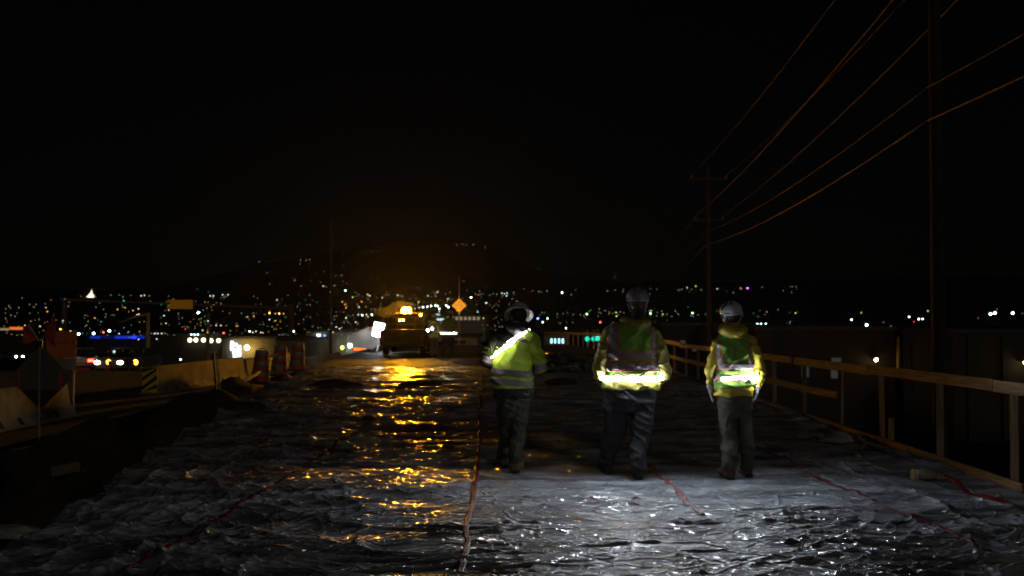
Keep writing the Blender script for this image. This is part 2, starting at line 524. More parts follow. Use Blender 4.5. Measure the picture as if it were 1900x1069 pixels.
def plastic_material():
    m = bpy.data.materials.new('wet_plastic_film'); m.use_nodes = True
    nt = m.node_tree; b = nt.nodes['Principled BSDF']
    tc = nt.nodes.new('ShaderNodeTexCoord')
    def node(t, **kw):
        n = nt.nodes.new(t)
        for k, v in kw.items(): setattr(n, k, v)
        return n
    def put(sock, v):
        if hasattr(v, 'is_linked') or hasattr(v, 'links'): nt.links.new(v, sock)
        else: sock.default_value = v
    def vec(op, a, b_, c=None):
        n = node('ShaderNodeVectorMath', operation=op)
        put(n.inputs[0], a); put(n.inputs['Scale' if op == 'SCALE' else 1], b_)
        if c is not None: put(n.inputs[2], c)
        return n.outputs[0]
    def nz(scale, detail=4, sx=1, sy=1):
        mp = node('ShaderNodeMapping'); mp.inputs['Scale'].default_value = (sx, sy, 1)
        n = node('ShaderNodeTexNoise'); n.inputs['Scale'].default_value = scale; n.inputs['Detail'].default_value = detail
        nt.links.new(tc.outputs['Object'], mp.inputs['Vector']); nt.links.new(mp.outputs[0], n.inputs['Vector'])
        return n
    def remap(v, a0, a1, b0, b1):
        n = node('ShaderNodeMapRange'); nt.links.new(v, n.inputs['Value'])
        for k, x in zip(('From Min', 'From Max', 'To Min', 'To Max'), (a0, a1, b0, b1)): n.inputs[k].default_value = x
        return n.outputs[0]
    # film clinging wet to the concrete looks dark, film standing off it looks milky
    a = nz(1.3, 6, 1, 1.8)
    cr = node('ShaderNodeValToRGB')
    cr.color_ramp.elements[0].position, cr.color_ramp.elements[1].position = 0.40, 0.62
    cr.color_ramp.elements[0].color = (0.115, 0.125, 0.145, 1); cr.color_ramp.elements[1].color = (0.38, 0.42, 0.49, 1)
    nt.links.new(a.outputs['Fac'], cr.inputs['Fac']); nt.links.new(cr.outputs[0], b.inputs['Base Color'])
    nt.links.new(remap(nz(3.0, 3).outputs['Fac'], 0.3, 0.7, 0.48, 0.64), b.inputs['Roughness'])
    b.inputs['IOR'].default_value = 1.45
    b.inputs['Specular IOR Level'].default_value = 0.25
    # creases: straight ridges between flat shards, at two sizes
    wz = nz(1.7, 2)
    flat = vec('MULTIPLY', vec('MULTIPLY_ADD', wz.outputs['Color'], (0.30, 0.30, 0), tc.outputs['Object']), (1, 1, 0))
    heights, leans = None, None
    for scale, lean, amp, sx, wid in ((2.6, 0.12, 1.0, 0.65, 0.045), (8.0, 0.15, 0.32, 0.75, 0.06)):
        p = vec('MULTIPLY', flat, (sx, 1.2, 0))
        f1 = node('ShaderNodeTexVoronoi'); f1.inputs['Scale'].default_value = scale
        ed = node('ShaderNodeTexVoronoi', feature='DISTANCE_TO_EDGE'); ed.inputs['Scale'].default_value = scale
        nt.links.new(p, f1.inputs['Vector']); nt.links.new(p, ed.inputs['Vector'])
        h = remap(ed.outputs['Distance'], 0.0, wid, amp, 0.0)
        if heights is None: heights = h
        else:
            ad = node('ShaderNodeMath', operation='ADD'); nt.links.new(heights, ad.inputs[0]); nt.links.new(h, ad.inputs[1]); heights = ad.outputs[0]
        l = vec('MULTIPLY', vec('SUBTRACT', f1.outputs['Color'], (0.5, 0.5, 0.5)), (lean * 2, lean * 2, 0))
        leans = l if leans is None else vec('ADD', leans, l)
    bp = node('ShaderNodeBump'); bp.inputs['Strength'].default_value = 1.0; bp.inputs['Distance'].default_value = 0.011
    nt.links.new(heights, bp.inputs['Height'])
    n_base = vec('NORMALIZE', vec('ADD', bp.outputs[0], leans), (0, 0, 0))
    nt.links.new(n_base, b.inputs['Normal'])
    # thin water on top: beads of condensation in patches give the sparkle
    dr = node('ShaderNodeTexVoronoi'); dr.inputs['Scale'].default_value = 42.0
    nt.links.new(vec('MULTIPLY', flat, (0.8, 1.0, 0)), dr.inputs['Vector'])
    mask = remap(nz(0.8, 3).outputs['Fac'], 0.42, 0.62, 0.10, 1.0)
    bead = vec('SCALE', vec('MULTIPLY', vec('SUBTRACT', dr.outputs['Color'], (0.5, 0.5, 0.5)), (0.70, 0.70, 0)), mask)
    # few steep little facets on the crumples catch lamps from the side
    ft = node('ShaderNodeTexVoronoi'); ft.inputs['Scale'].default_value = 24.0
    nt.links.new(vec('MULTIPLY', flat, (1.0, 1.15, 0)), ft.inputs['Vector'])
    c1 = vec('MULTIPLY', vec('SUBTRACT', ft.outputs['Color'], (0.5, 0.5, 0.5)), (2, 2, 0))
    c3 = vec('MULTIPLY', vec('MULTIPLY', c1, vec('ABSOLUTE', c1, (0, 0, 0))), (1.5, 1.0, 0))
    bead = vec('ADD', bead, vec('SCALE', c3, remap(nz(1.1, 2).outputs['Fac'], 0.40, 0.58, 0.25, 1.0)))
    nt.links.new(vec('NORMALIZE', vec('ADD', n_base, bead), (0, 0, 0)), b.inputs['Coat Normal'])
    b.inputs['Coat Weight'].default_value = 0.6
    b.inputs['Coat Roughness'].default_value = 0.16
    b.inputs['Coat IOR'].default_value = 1.4
    return m

build_sheet()

# red tape over the seams of the sheeting
def red_tape(label, path, width, seed, breaks=()):
    """path: pixels on the deck"""
    rs = random.Random(seed)
    P = [on(*q) for q in path]
    pts = []
    for a, b in zip(P, P[1:]):
        n = max(2, int((b - a).length / 0.05))
        pts += [a.lerp(b, k / n) for k in range(n)]
    pts.append(P[-1])
    n = len(pts)
    t = thing('seam_tape', label, 'tape', (pts[0].x, pts[0].y, 0), group='red tape over the sheeting seams')
    runs, cur = [], []
    for i, p in enumerate(pts):
        if any(a <= i / n <= b for a, b in breaks):
            if len(cur) > 2: runs.append(cur)
            cur = []
        else:
            cur.append((i, p))
    if len(cur) > 2: runs.append(cur)
    for run in runs:
        bm = bmesh.new(); prev = None
        for k, (i, p) in enumerate(run):
            q = pts[min(i + 1, n - 1)] - pts[max(i - 1, 0)]
            s = Vector((q.y, -q.x, 0)).normalized()
            off = 0.05 * float(noise2(i * 0.05, seed, 40)) + 0.015 * float(noise2(i * 0.3, seed, 41))
            w = width * (0.34 + 0.36 * abs(float(noise2(i * 0.13, seed + 3, 42)))) / 2
            row = []
            for e in (-1, -0.33, 0.33, 1):
                c = p + s * (off + e * w)
                z = float(sheet_h(c.x, c.y)) + 0.006 + (0.004 * abs(float(noise2(i * 0.21 + e, seed, 43))) if abs(e) == 1 else 0.001)
                row.append(bm.verts.new((c.x - pts[0].x, c.y - pts[0].y, z)))
            if prev:
                for j in range(3):
                    bm.faces.new((prev[j], prev[j + 1], row[j + 1], row[j]))
            prev = row
        o = obj('tape_strip', bm, M_TAPE, t, smooth=True)
        md = o.modifiers.new('thickness', 'SOLIDIFY'); md.thickness = 0.0015

red_tape('red tape line running diagonally away on the dark side of the sheeting', [(225, 1069), (370, 985), (470, 930), (600, 845), (690, 785)], 0.11, 1)
red_tape('red tape line running straight away below the worker with the diagonal lamp', [(858, 1069), (872, 960), (882, 890), (888, 840), (893, 740), (896, 700)], 0.12, 2)
red_tape('red tape line passing beside the boots of the heavy worker', [(1305, 955), (1290, 938), (1245, 905), (1205, 872), (1160, 826), (1120, 785)], 0.11, 3, ((0.8, 0.84),))
red_tape('red tape line running past the slim worker towards the camera', [(1840, 1035), (1760, 992), (1640, 940), (1520, 890), (1460, 855), (1395, 826)], 0.10, 4, ((0.30, 0.33), (0.62, 0.64)))
red_tape('crumpled red tape line lying along the toe board of the fence', [(1890, 948), (1800, 918), (1740, 878), (1700, 866), (1650, 848), (1590, 826), (1520, 800)], 0.13, 5, ((0.35, 0.42),))
red_tape('short dark red tape lying near the open edge of the deck', [(20, 1000), (70, 975), (110, 955)], 0.10, 6)

# ------------------------------------------------------------------ timber guard fence along the deck edge
def build_fence():
    t = thing('guard_fence', 'timber guard fence with posts, top rail and toe board along the deck edge', 'fence', (4.7, 9.5, 0))
    ox, oy = 4.7, 9.5
    rs = random.Random(5)
    ys = [7.7, 9.49, 11.13, 12.86, 14.5, 16.3, 18.15, 20.0, 21.9, 23.8, 25.6, 27.4, 29.3, 31.2, 33.1, 35.0, 36.9, 38.8, 40.7, 42.6, 44.5, 46.4, 48.3]
    def fx(y): return 4.7 if y < 50 else 4.7 - (y - 50) * 0.1
    def fz(y): return 0.0 if y < 40 else -0.010 * (y - 40)
    far = [50 + 1.75 * i for i in range(14)]
    for i, y in enumerate(ys + far):
        bm = bmesh.new()
        lean = rs.uniform(-0.012, 0.012)
        x, z = fx(y), fz(y)
        w = 0.072 if y < 50 else 0.07
        beam(bm, (x + 0.07 - ox, y - oy, z - 0.35), (x + 0.07 + lean - ox, y - oy + rs.uniform(-.01, .01), z + 0.92 + float(np.interp(y, [6, 9.2, 18.9, 50], [0.105, 0.08, 0.0, 0.0]))), w, 0.045)
        obj('post', bm, M_WOODV, t)
    def rz_(y): return float(np.interp(y, [6, 9.2, 18.9, 50], [0.105, 0.08, 0.0, 0.0]))
    def boards(name, zc, h, y0, y1, step, out=0.0, rise=1):
        y = y0
        while y < y1 - 0.5:
            e = min(y + step, y1)
            bm = bmesh.new()
            dz = rs.uniform(-0.012, 0.012)
            beam(bm, (fx(y) + out - ox, y + 0.01 - oy, zc + fz(y) + rise * rz_(y) + dz), (fx(e) + out - ox, e - 0.01 - oy, zc + fz(e) + rise * rz_(e) + dz + rs.uniform(-.012, .012)), 0.04, h)
            obj(name, bm, M_WOOD, t)
            y = e
    boards('top_rail', 0.89, 0.115, 6.3, 16.6, 3.42)
    boards('top_rail', 0.885, 0.11, 16.8, 50, 3.7)
    boards('top_rail', 0.88, 0.14, 50, 73, 3.5)
    boards('mid_rail', 0.46, 0.10, 14.45, 20.0, 1.8)
    boards('mid_rail', 0.48, 0.10, 23.8, 31.2, 3.7)
    boards('toe_board', -0.005, 0.18, 5.5, 50, 3.66, rise=0)
    # a short spare stake nailed beside one post
    bm = bmesh.new()
    beam(bm, (0.085, 12.62 - oy, -0.1), (0.085, 12.60 - oy, 0.36), 0.06, 0.045)
    obj('stake', bm, M_WOOD, t)
build_fence()

# ------------------------------------------------------------------ concrete barriers
def barrier_profile(h=0.82):
    return [(-0.30, 0), (0.30, 0), (0.30, 0.07), (0.15, 0.30), (0.08, h), (-0.08, h), (-0.15, 0.30), (-0.30, 0.07)]

def barrier(a, b, label, z=-0.62, m=None, stripes=False, slots=True):
    a, b = Vector((*a, z)), Vector((*b, z))
    L = (b - a).length
    t = thing('concrete_barrier', label, 'barrier', a, math.atan2((b - a).y, (b - a).x) - math.pi / 2, 'concrete barriers along the road')
    bm = bmesh.new()
    prism(bm, barrier_profile(), 0, L)
    bmesh.ops.bevel(bm, geom=bm.edges[:], offset=0.015, segments=1, affect='EDGES')
    obj('body', bm, m or M_CONC, t)
    if slots:                                       # drain slots and lifting pockets cast in the foot
        for k in range(int(L / 0.75)):
            for sx in (-1, 1):
                bm = bmesh.new(); box(bm, (sx * 0.235, 0.5 + k * 0.75, 0.13), (0.10, 0.10, 0.16), ry=sx * -0.55)
                obj('slot', bm, M_BLACK, t)
    if stripes:
        bm = bmesh.new(); box(bm, (0, -0.03, 0.43), (0.46, 0.03, 0.72)); obj('end_panel', bm, mat('hazard_yellow', (0.62, 0.46, 0.02), 0.6), t)
        for k in range(4):
            bm = bmesh.new()
            zc = 0.0 + 0.26 * k
            vs = [(-0.23, zc - 0.13), (0.23, zc + 0.20), (0.23, zc + 0.32), (-0.23, zc - 0.01)]
            vs = [(x, min(max(zz, 0.075), 0.785)) for x, zz in vs]
            prism(bm, vs, -0.052, -0.047)
            obj('stripe', bm, M_BLACK, t)
    return t

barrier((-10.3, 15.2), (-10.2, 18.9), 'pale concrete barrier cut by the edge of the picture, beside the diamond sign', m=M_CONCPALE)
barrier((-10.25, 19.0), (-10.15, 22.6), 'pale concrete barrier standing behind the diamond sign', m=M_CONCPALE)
barrier((-10.55, 29.1), (-9.9, 36.4), 'concrete barrier with a yellow and black striped end panel', stripes=True)
barrier((-9.85, 36.6), (-9.4, 44.5), 'dim concrete barrier beyond the striped one, behind the drums', z=-0.70)
barrier((-9.35, 44.7), (-9.1, 52.5), 'dim concrete barrier at the far end of the row', z=-1.0)

# ------------------------------------------------------------------ soil, bags and odd pieces beside the deck
def lump(name, label, cat, c, r, m, seed, amp=0.25, group=None, flat=0.0, sc=2.0):
    bm = bmesh.new()
    bmesh.ops.create_icosphere(bm, subdivisions=4, radius=1.0)
    for v in bm.verts:
        k = 1 + amp * float(noise3(v.co.x * sc, v.co.y * sc, v.co.z * sc, seed)) + 0.4 * amp * float(noise3(v.co.x * 5, v.co.y * 5, v.co.z * 5, seed + 1))
        v.co = Vector((v.co.x * r[0] * k, v.co.y * r[1] * k, max(v.co.z * k, -flat) * r[2]))
    o = obj(name, bm, m, None, c, smooth=True)
    return tag(o, label, cat, group)

G = 'heaps of dark soil beside the deck'
lump('soil_mound', 'broad dark soil mound below the leaning marker post', 'mound', (-5.75, 19.0, -0.70), (1.1, 1.9, 0.85), M_SOIL, 51, 0.3, G)
lump('soil_mound', 'low dark soil mound in front of the road, nearer the diamond sign', 'mound', (-6.9, 16.6, -0.95), (1.1, 1.5, 0.75), M_SOIL, 52, 0.35, G)
lump('soil_mound', 'flat dark soil mound at the foot of the diamond sign', 'mound', (-8.0, 17.8, -1.0), (1.0, 1.2, 0.50), M_SOIL, 53, 0.35, G)
lump('soil_mound', 'long dark soil mound reaching towards the orange drums', 'mound', (-6.9, 24.5, -0.85), (1.0, 3.4, 0.75), M_SOIL, 54, 0.3, G)
lump('soil_mound', 'dark soil mound in the trench nearest the camera', 'mound', (-6.2, 11.6, -1.45), (1.5, 2.4, 0.55), M_SOIL, 55, 0.35, G)
M_BAG = mat('pale_bag', (0.34, 0.35, 0.37), 0.6, (0.22, 0.23, 0.24), 6.0, bump=0.5, bscale=30)
M_DARKBAG = mat('dark_bag', (0.018, 0.017, 0.016), 0.8, bump=0.5, bscale=30)
G = 'bags lying on the sheeting'
lump('sandbag', 'pale plastic bag heaped against the toe board', 'bag', tuple(on(1552, 826) + Vector((0, 0, .05))), (0.20, 0.16, 0.11), M_BAG, 61, 0.22, G)
lump('sandbag', 'pale bag sunk in the trench beside the timber block', 'bag', (-4.95, 10.0, -0.55), (0.24, 0.18, 0.12), M_BAG, 62, 0.22, G)
for q, r, l in (((780, 722), (0.50, 0.4, 0.13), 'dark sandbag lying straight before the utility truck'),
                ((1043, 716), (0.42, 0.35, 0.13), 'dark sandbag between the first two workers, far up the deck'),
                ((445, 768), (0.42, 0.3, 0.12), 'dark sandbag on the sheeting below the leaning marker post'),
                ((622, 722), (0.55, 0.4, 0.13), 'dark sandbag on the pale folded band of sheeting'),
                ((684, 786), (0.10, 0.08, 0.06), 'small dark sandbag at the far end of the diagonal tape')):
    p = on(*q)
    lump('sandbag', l, 'bag', (p.x, p.y, 0.03 + r[2] * 0.4), r, M_DARKBAG, hash(q) % 90, 0.22, G)
# broken plastic clods far up the deck
M_CLOD = mat('crumpled_film', (0.10, 0.095, 0.09), 0.25, (0.05, 0.05, 0.05), 6.0, bump=1.0, bscale=25)
for i, (q, r) in enumerate((((1010, 668), (0.8, 0.9, 0.28)), ((1062, 674), (0.9, 0.9, 0.30)), ((1085, 690), (0.7, 0.6, 0.2)), ((1025, 690), (0.7, 0.7, 0.18)))):
    p = on(*q)
    lump('film_heap', ['crumpled film heap just below the far row of cyan windows', 'tallest crumpled film heap beside the heavy worker', 'low crumpled film heap at the elbow of the heavy worker', 'low crumpled film heap at the sleeve of the first worker'][i],
         'film heap', (p.x, p.y, 0.02), r, M_CLOD, 70 + i, 0.8, 'heaps of crumpled film', sc=3.5)
# timber offcut by the trench
bm = bmesh.new(); box(bm, (0, 0, 0), (0.30, 0.16, 0.11), bev=0.006)
o = obj('timber_block', bm, mat('weathered_timber', (0.12, 0.075, 0.04), 0.85, (0.06, 0.04, 0.022), 9.0, bump=0.4), None, (-5.05, 11.3, -0.08), (0.0, -0.15, 0.5)); tag(o, 'timber block lying on the edge of the dark trench', 'timber')
lump('soil_mound', 'soil ledge under the timber block', 'mound', (-5.2, 11.4, -0.72), (0.55, 0.8, 0.58), M_SOIL, 57, 0.25, 'heaps of dark soil beside the deck')
# rolled film by the fence
t = thing('film_roll', 'short pale roll of film with an amber lit end beside the toe board', 'roll', tuple(on(1695, 892)), R(-80))
bm = bmesh.new(); tube(bm, [(0, 0, 0.06), (0, 0.10, 0.058), (0, 0.24, 0.045)], [0.058, 0.056, 0.035], 18); obj('wrap', bm, mat('film_wrap', (0.30, 0.28, 0.26), 0.3, bump=0.6), t, smooth=True)
bm = bmesh.new(); tube(bm, [(0, -0.012, 0.06), (0, -0.002, 0.06)], 0.042, 18); obj('core', bm, mat('cardboard', (0.45, 0.28, 0.12), 0.8), t)
# ------------------------------------------------------------------ signs, drums and posts along the road
M_SIGNBACK = mat('sign_back', (0.075, 0.068, 0.052), 0.8, (0.055, 0.05, 0.04), 4.0)
def diamond(bm, h, th, y=0.0, z=0.0):
    prism(bm, [(-h, z), (0, z - h), (h, z), (0, z + h)], y, y + th)

def flag(t, a, b, w, m, seed):
    """square cloth flag hanging from a short staff"""
    bm = bmesh.new(); tube(bm, [a, b], 0.009, 8); obj('flag_staff', bm, M_GREY, t)
    bm = bmesh.new(); N = 9
    a, b = Vector(a), Vector(b)
    rows = []
    for i in range(N):
        u = i / (N - 1)
        row = []
        for j in range(N):
            v = j / (N - 1)
            p = b.lerp(a, u * 0.8) + Vector((w * v * (0.12 + 0.42 * u) * (1 if b.x > a.x else -1) - 0.05 * v, 0.03 * math.sin(6 * u + 5 * v + seed), -0.30 * w * v * (0.4 + u)))
            row.append(bm.verts.new(p))
        rows.append(row)
    for r0, r1 in zip(rows, rows[1:]):
        for j in range(N - 1):
            bm.faces.new((r0[j], r0[j + 1], r1[j + 1], r1[j]))
    o = obj('flag', bm, m, t, smooth=True)
    o.modifiers.new('cloth', 'SOLIDIFY').thickness = 0.004

p = at(75, 699, 19.0)
t = thing('roll_up_sign', 'back of a diamond roll-up road sign on a stand with two orange flags', 'road sign', (p.x, p.y, -1.02))
zc = p.z + 1.02
bm = bmesh.new(); prism(bm, [(-0.61, zc - 0.02), (-0.39, zc - 0.24), (0.39, zc - 0.24), (0.61, zc - 0.02), (0.0, zc + 0.60)], 0, 0.012); obj('panel', bm, M_SIGNBACK, t)
bm = bmesh.new(); prism(bm, [(-0.388, zc - 0.243), (0, zc - 0.63), (0.388, zc - 0.243)], 0.002, 0.012); obj('lower_panel', bm, M_BLACK, t)
bm = bmesh.new(); beam(bm, (0, -0.022, 0.25), (0, -0.022, zc + 0.72), 0.032, 0.03); obj('mast', bm, M_GREY, t)
for sx in (-0.40, 0.39):
    bm = bmesh.new(); box(bm, (sx, -0.008, zc - 0.06), (0.055, 0.008, 0.34)); obj('red_stripe', bm, M_RED, t)
for a in (0.6, 2.5, 3.8, 5.6):
    bm = bmesh.new(); beam(bm, (0, 0, 0.28), (0.55 * math.cos(a), 0.55 * math.sin(a), -0.04), 0.03, 0.03); obj('leg', bm, M_GREY, t)
bm = bmesh.new(); box(bm, (0, -0.02, zc + 0.62), (0.09, 0.06, 0.12)); obj('bracket', bm, M_BLACK, t)
flag(t, (0.02, -0.02, zc + 0.66), (0.26, -0.03, zc + 1.22), 0.52, M_RED, 1.0)
flag(t, (-0.02, -0.02, zc + 0.66), (-0.22, -0.03, zc + 1.00), 0.42, M_RED, 2.2)

p = at(114, 640, 24.0)
t = thing('road_work_board', 'square orange road work board with a white lower plate behind the diamond sign', 'road sign', (p.x, p.y, -0.62))
z = p.z + 0.62
bm = bmesh.new(); box(bm, (0, 0, z), (0.72, 0.02, 0.64)); obj('panel', bm, mat('faded_orange', (0.55, 0.13, 0.03), 0.7), t)
bm = bmesh.new(); box(bm, (0, 0, z - 0.47), (0.72, 0.02, 0.28)); obj('lower_plate', bm, M_WHITE, t)
for sx in (-0.28, 0.28):
    bm = bmesh.new(); beam(bm, (sx, 0.04, 0), (sx, 0.04, z + 0.36), 0.045, 0.045); obj('post', bm, M_GREY, t)
bm = bmesh.new(); box(bm, (0, -0.012, z + 0.045), (0.70, 0.006, 0.012)); obj('joint', bm, M_BLACK, t)

p = at(852, 567, 82.0)
gz = float(land_h(p.x, p.y))
t = thing('warning_sign', 'bright orange diamond sign reading be prepared to stop on a tall post', 'road sign', (p.x, p.y, gz))
z = p.z - gz
bm = bmesh.new(); diamond(bm, 0.61, 0.02, 0.0, z); obj('panel', bm, M_ORANGE, t)
bm = bmesh.new(); beam(bm, (0, 0.05, 0), (0, 0.05, z + 2.4), 0.06, 0.06); obj('post', bm, M_GREY, t)
for k, (w, s) in enumerate((('BE', 0.20), ('PREPARED', 0.17), ('TO STOP', 0.18))):
    o = obj('lettering', text_mesh(w, s), M_BLACK, t, (0, -0.008, z + 0.24 - 0.23 * k), (R(90), 0, 0))
bm = bmesh.new()
for s in (-1, 1):
    beam(bm, (0, -0.004, z + s * 0.55), (0.55, -0.004, z), 0.005, 0.02); beam(bm, (0, -0.004, z + s * 0.55), (-0.55, -0.004, z), 0.005, 0.02)
obj('border', bm, M_BLACK, t)

def drum(px, py, d, label, lean):
    p = at(px, py, d)
    t = thing('traffic_drum', label, 'traffic drum', p, 0.3, 'orange and white traffic drums')
    t.rotation_euler = (0, lean, 0)
    z = 0.06
    for k in range(6):
        r0, r1 = 0.29 - 0.014 * k, 0.29 - 0.014 * (k + 1)
        bm = bmesh.new(); tube(bm, [(0, 0, z), (0, 0, z + 0.012), (0, 0, z + 0.148), (0, 0, z + 0.16)], [r1, r0, r1 + 0.004, r1 - 0.012], 20)
        obj('orange_band' if k % 2 == 0 else 'white_band', bm, M_RED if k % 2 == 0 else M_WHITE, t, smooth=False)
        z += 0.16
    bm = bmesh.new(); tube(bm, [(0, 0, 0), (0, 0, 0.06)], [0.40, 0.36], 20); obj('rubber_base', bm, M_RUBBER, t)
    bm = bmesh.new(); tube(bm, [(0.09, 0, z - .02), (0.08, 0, z + 0.06), (-0.08, 0, z + 0.06), (-0.09, 0, z - .02)], 0.016, 8); obj('handle', bm, M_RED, t)
    return t
drum(483, 711, 31.0, 'lowest traffic drum, half sunk beside the deck', 0.06)
drum(517, 697, 34.0, 'middle traffic drum with a tilted white bar beside it', 0.08)
drum(551, 688, 36.5, 'tallest traffic drum under the dark gantry post', 0.05)
for (a, b, l) in (((498, 694), (516, 686), 'short white board lying between two traffic drums'), ((500, 664), (516, 656), 'short white board propped on the middle traffic drum')):
    bm = bmesh.new(); beam(bm, at(*a, 32.0), at(*b, 32.6), 0.03, 0.07)
    tag(obj('white_board', bm, M_WHITE), l, 'board')
bm = bmesh.new(); beam(bm, at(445, 712, 27.0), at(482, 690, 30.0), 0.05, 0.09)
tag(obj('loose_plank', bm, M_WOOD), 'long loose plank leaning up to the lowest drum', 'plank')

p = at(405, 722, 21.0)
t = thing('marker_post', 'leaning black marker post with a pale edge on the soil mound', 'post', p)
q = at(396, 655, 21.0) - p
bm = bmesh.new(); beam(bm, (0, 0, -0.3), q, 0.09, 0.03); obj('shaft', bm, M_BLACK, t)
bm = bmesh.new(); beam(bm, (0.052, 0, -0.1), q + Vector((0.052, 0, -0.05)), 0.02, 0.03); obj('edge_strip', bm, M_WHITE, t)
bm = bmesh.new(); box(bm, q + Vector((0, 0, 0.02)), (0.12, 0.05, 0.06)); obj('top_cap', bm, M_GREY, t)

# overhead sign frame across the road
pa, pb = at(541, 572, 150.0), at(120, 556, 135.0)
ga = float(land_h(pa.x, pa.y))
t = thing('overhead_gantry', 'dark overhead sign frame spanning the road with a lit orange board', 'gantry', (pa.x, pa.y, ga))
loc = Vector((pa.x, pa.y, ga))
bm = bmesh.new(); tube(bm, [(0, 0, 0), (0, 0, pa.z - ga + 0.6)], [0.55, 0.42], 16); obj('post', bm, mat('rusty_steel', (0.10, 0.06, 0.04), 0.8), t)
bm = bmesh.new(); beam(bm, Vector((0, 0, pa.z - ga)), pb - loc, 0.35, 0.35); obj('span_beam', bm, MATS['rusty_steel'], t)
bm = bmesh.new(); tube(bm, [Vector((pb.x, pb.y, float(land_h(pb.x, pb.y)))) - loc, pb - loc], 0.4, 16); obj('post', bm, MATS['rusty_steel'], t)
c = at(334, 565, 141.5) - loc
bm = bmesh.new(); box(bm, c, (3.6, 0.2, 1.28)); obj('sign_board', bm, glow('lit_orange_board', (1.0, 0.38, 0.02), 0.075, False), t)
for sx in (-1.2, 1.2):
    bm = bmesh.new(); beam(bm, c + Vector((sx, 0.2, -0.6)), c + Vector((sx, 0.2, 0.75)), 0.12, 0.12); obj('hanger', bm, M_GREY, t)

def plain_pole(label, px, py_top, d, r, m, arm=None, foot=None):
    p = at(px, py_top, d)
    g = float(land_h(p.x, p.y)) if foot is None else at(px, foot, d).z
    t = thing('road_pole', label, 'pole', (p.x, p.y, g), group='slim poles beside the road')
    bm = bmesh.new(); tube(bm, [(0, 0, 0), (0, 0, (p.z - g) * 0.5), (0, 0, p.z - g)], [r * 1.2, r, r * 0.8], 12); obj('shaft', bm, m, t, smooth=True)
    bm = bmesh.new(); tube(bm, [(0, 0, 0), (0, 0, 0.15)], r * 2.0, 12); obj('foot', bm, m, t)
    if arm:
        a = at(*arm, d) - Vector((p.x, p.y, g))
        bm = bmesh.new(); tube(bm, [(0, 0, p.z - g - 0.1), Vector((0, 0, p.z - g - 0.1)).lerp(a, 0.5) + Vector((0, 0, 0.1)), a], r * 0.5, 8); obj('arm', bm, m, t, smooth=True)
    return t
M_PALEPOLE = mat('pale_pole', (0.20, 0.18, 0.14), 0.7)
plain_pole('pale pole with a slanting arm beyond the striped barrier end', 275, 580, 70, 0.16, M_PALEPOLE, (222, 599))
plain_pole('short pale pole under the right end of the orange overhead board', 387, 580, 110, 0.22, M_PALEPOLE)
plain_pole('very tall thin pole above the far row of wall lamps', 615, 410, 130, 0.18, MATS['rusty_steel'], (640, 480))

# ------------------------------------------------------------------ power line
M_POLE = mat('creosote_pole', (0.030, 0.018, 0.012), 0.9, (0.016, 0.010, 0.007), 3.0, bump=0.5)
M_WIRE = mat('wire', (0.20, 0.13, 0.07), 0.6)
PP = [Vector((7.6, -24.0, 0)), Vector(at(1741, 590, 27.0)), Vector(at(1316, 590, 66.0)), Vector(at(1190, 590, 168.0))]
ATT = {}
LBL = ['utility pole standing behind the camera vehicle', 'thick dark utility pole rising out of frame beyond the fence', 'utility pole with two crossarms behind the slim worker', 'small far utility pole above the heavy worker']
LEV = [(12.0, 9.6, 7.9, 7.0), (12.2, 10.35, 7.9, 7.0), (10.85, 8.1, 7.3, 6.45), (10.85, 8.1, 7.3, 6.45)]     # crossarms and cable clamps
for i, p in enumerate(PP):
    g = float(land_h(p.x, p.y))
    lv = LEV[i]
    pts = [Vector((p.x + dx, p.y - 0.2, zz + 0.27)) for zz, half in ((lv[0], 1.25), (lv[1], 1.0)) for dx in (-half + 0.1, half - 0.1)]
    pts.append(Vector((p.x - 0.22, p.y, lv[2])))
    pts.append(Vector((p.x - 0.22, p.y, lv[3])))
    ATT[i] = pts
    if i == 0:
        continue                                        # the wires run on past the camera; that pole is out of sight
    t = thing('utility_pole', LBL[i], 'utility pole', (p.x, p.y, g), group='utility poles of one power line')
    H = lv[0] + 0.8 - g
    bm = bmesh.new(); tube(bm, [(0, 0, -0.3), (0, 0, H * 0.5), (0, 0, H)], [0.20, 0.18, 0.15], 16); obj('shaft', bm, M_POLE, t, smooth=True)
    for (zz, half) in ((lv[0], 1.25), (lv[1], 1.0)):
        bm = bmesh.new(); beam(bm, (-half, -0.2, zz - g), (half, -0.2, zz - g), 0.10, 0.12); obj('crossarm', bm, M_POLE, t)
        for dx in (-half + 0.1, half - 0.1):
            bm = bmesh.new(); tube(bm, [(dx, -0.2, zz - g + 0.06), (dx, -0.2, zz - g + 0.12), (dx, -0.2, zz - g + 0.2), (dx, -0.2, zz - g + 0.26)], [0.03, 0.06, 0.045, 0.03], 10)
            obj('insulator', bm, mat('insulator_grey', (0.2, 0.2, 0.2), 0.3), t)
WL = ['topmost power wire on the road side', 'topmost power wire on the outer side', 'second tier power wire on the road side', 'second tier power wire on the outer side', 'thin cable below the crossarms', 'thick lowest cable of the power line']
RAD = [0.013, 0.012, 0.020, 0.020, 0.017, 0.028]
for k in range(6):
    t = thing('power_wire', WL[k] + ' strung between the utility poles', 'wire', ATT[1][k], group='wires of the power line')
    for i in range(3):
        a, b = ATT[i][k], ATT[i + 1][k]
        sag = (0.010 if k < 4 else 0.012) * (b - a).length
        bm = bmesh.new()
        N = 36
        tube(bm, [a.lerp(b, s / N) - Vector((0, 0, 4 * sag * (s / N) * (1 - s / N))) - ATT[1][k] for s in range(N + 1)], RAD[k] * (1.0 if i < 2 else 1.3), 6)
        obj('span', bm, M_WIRE, t, smooth=True)
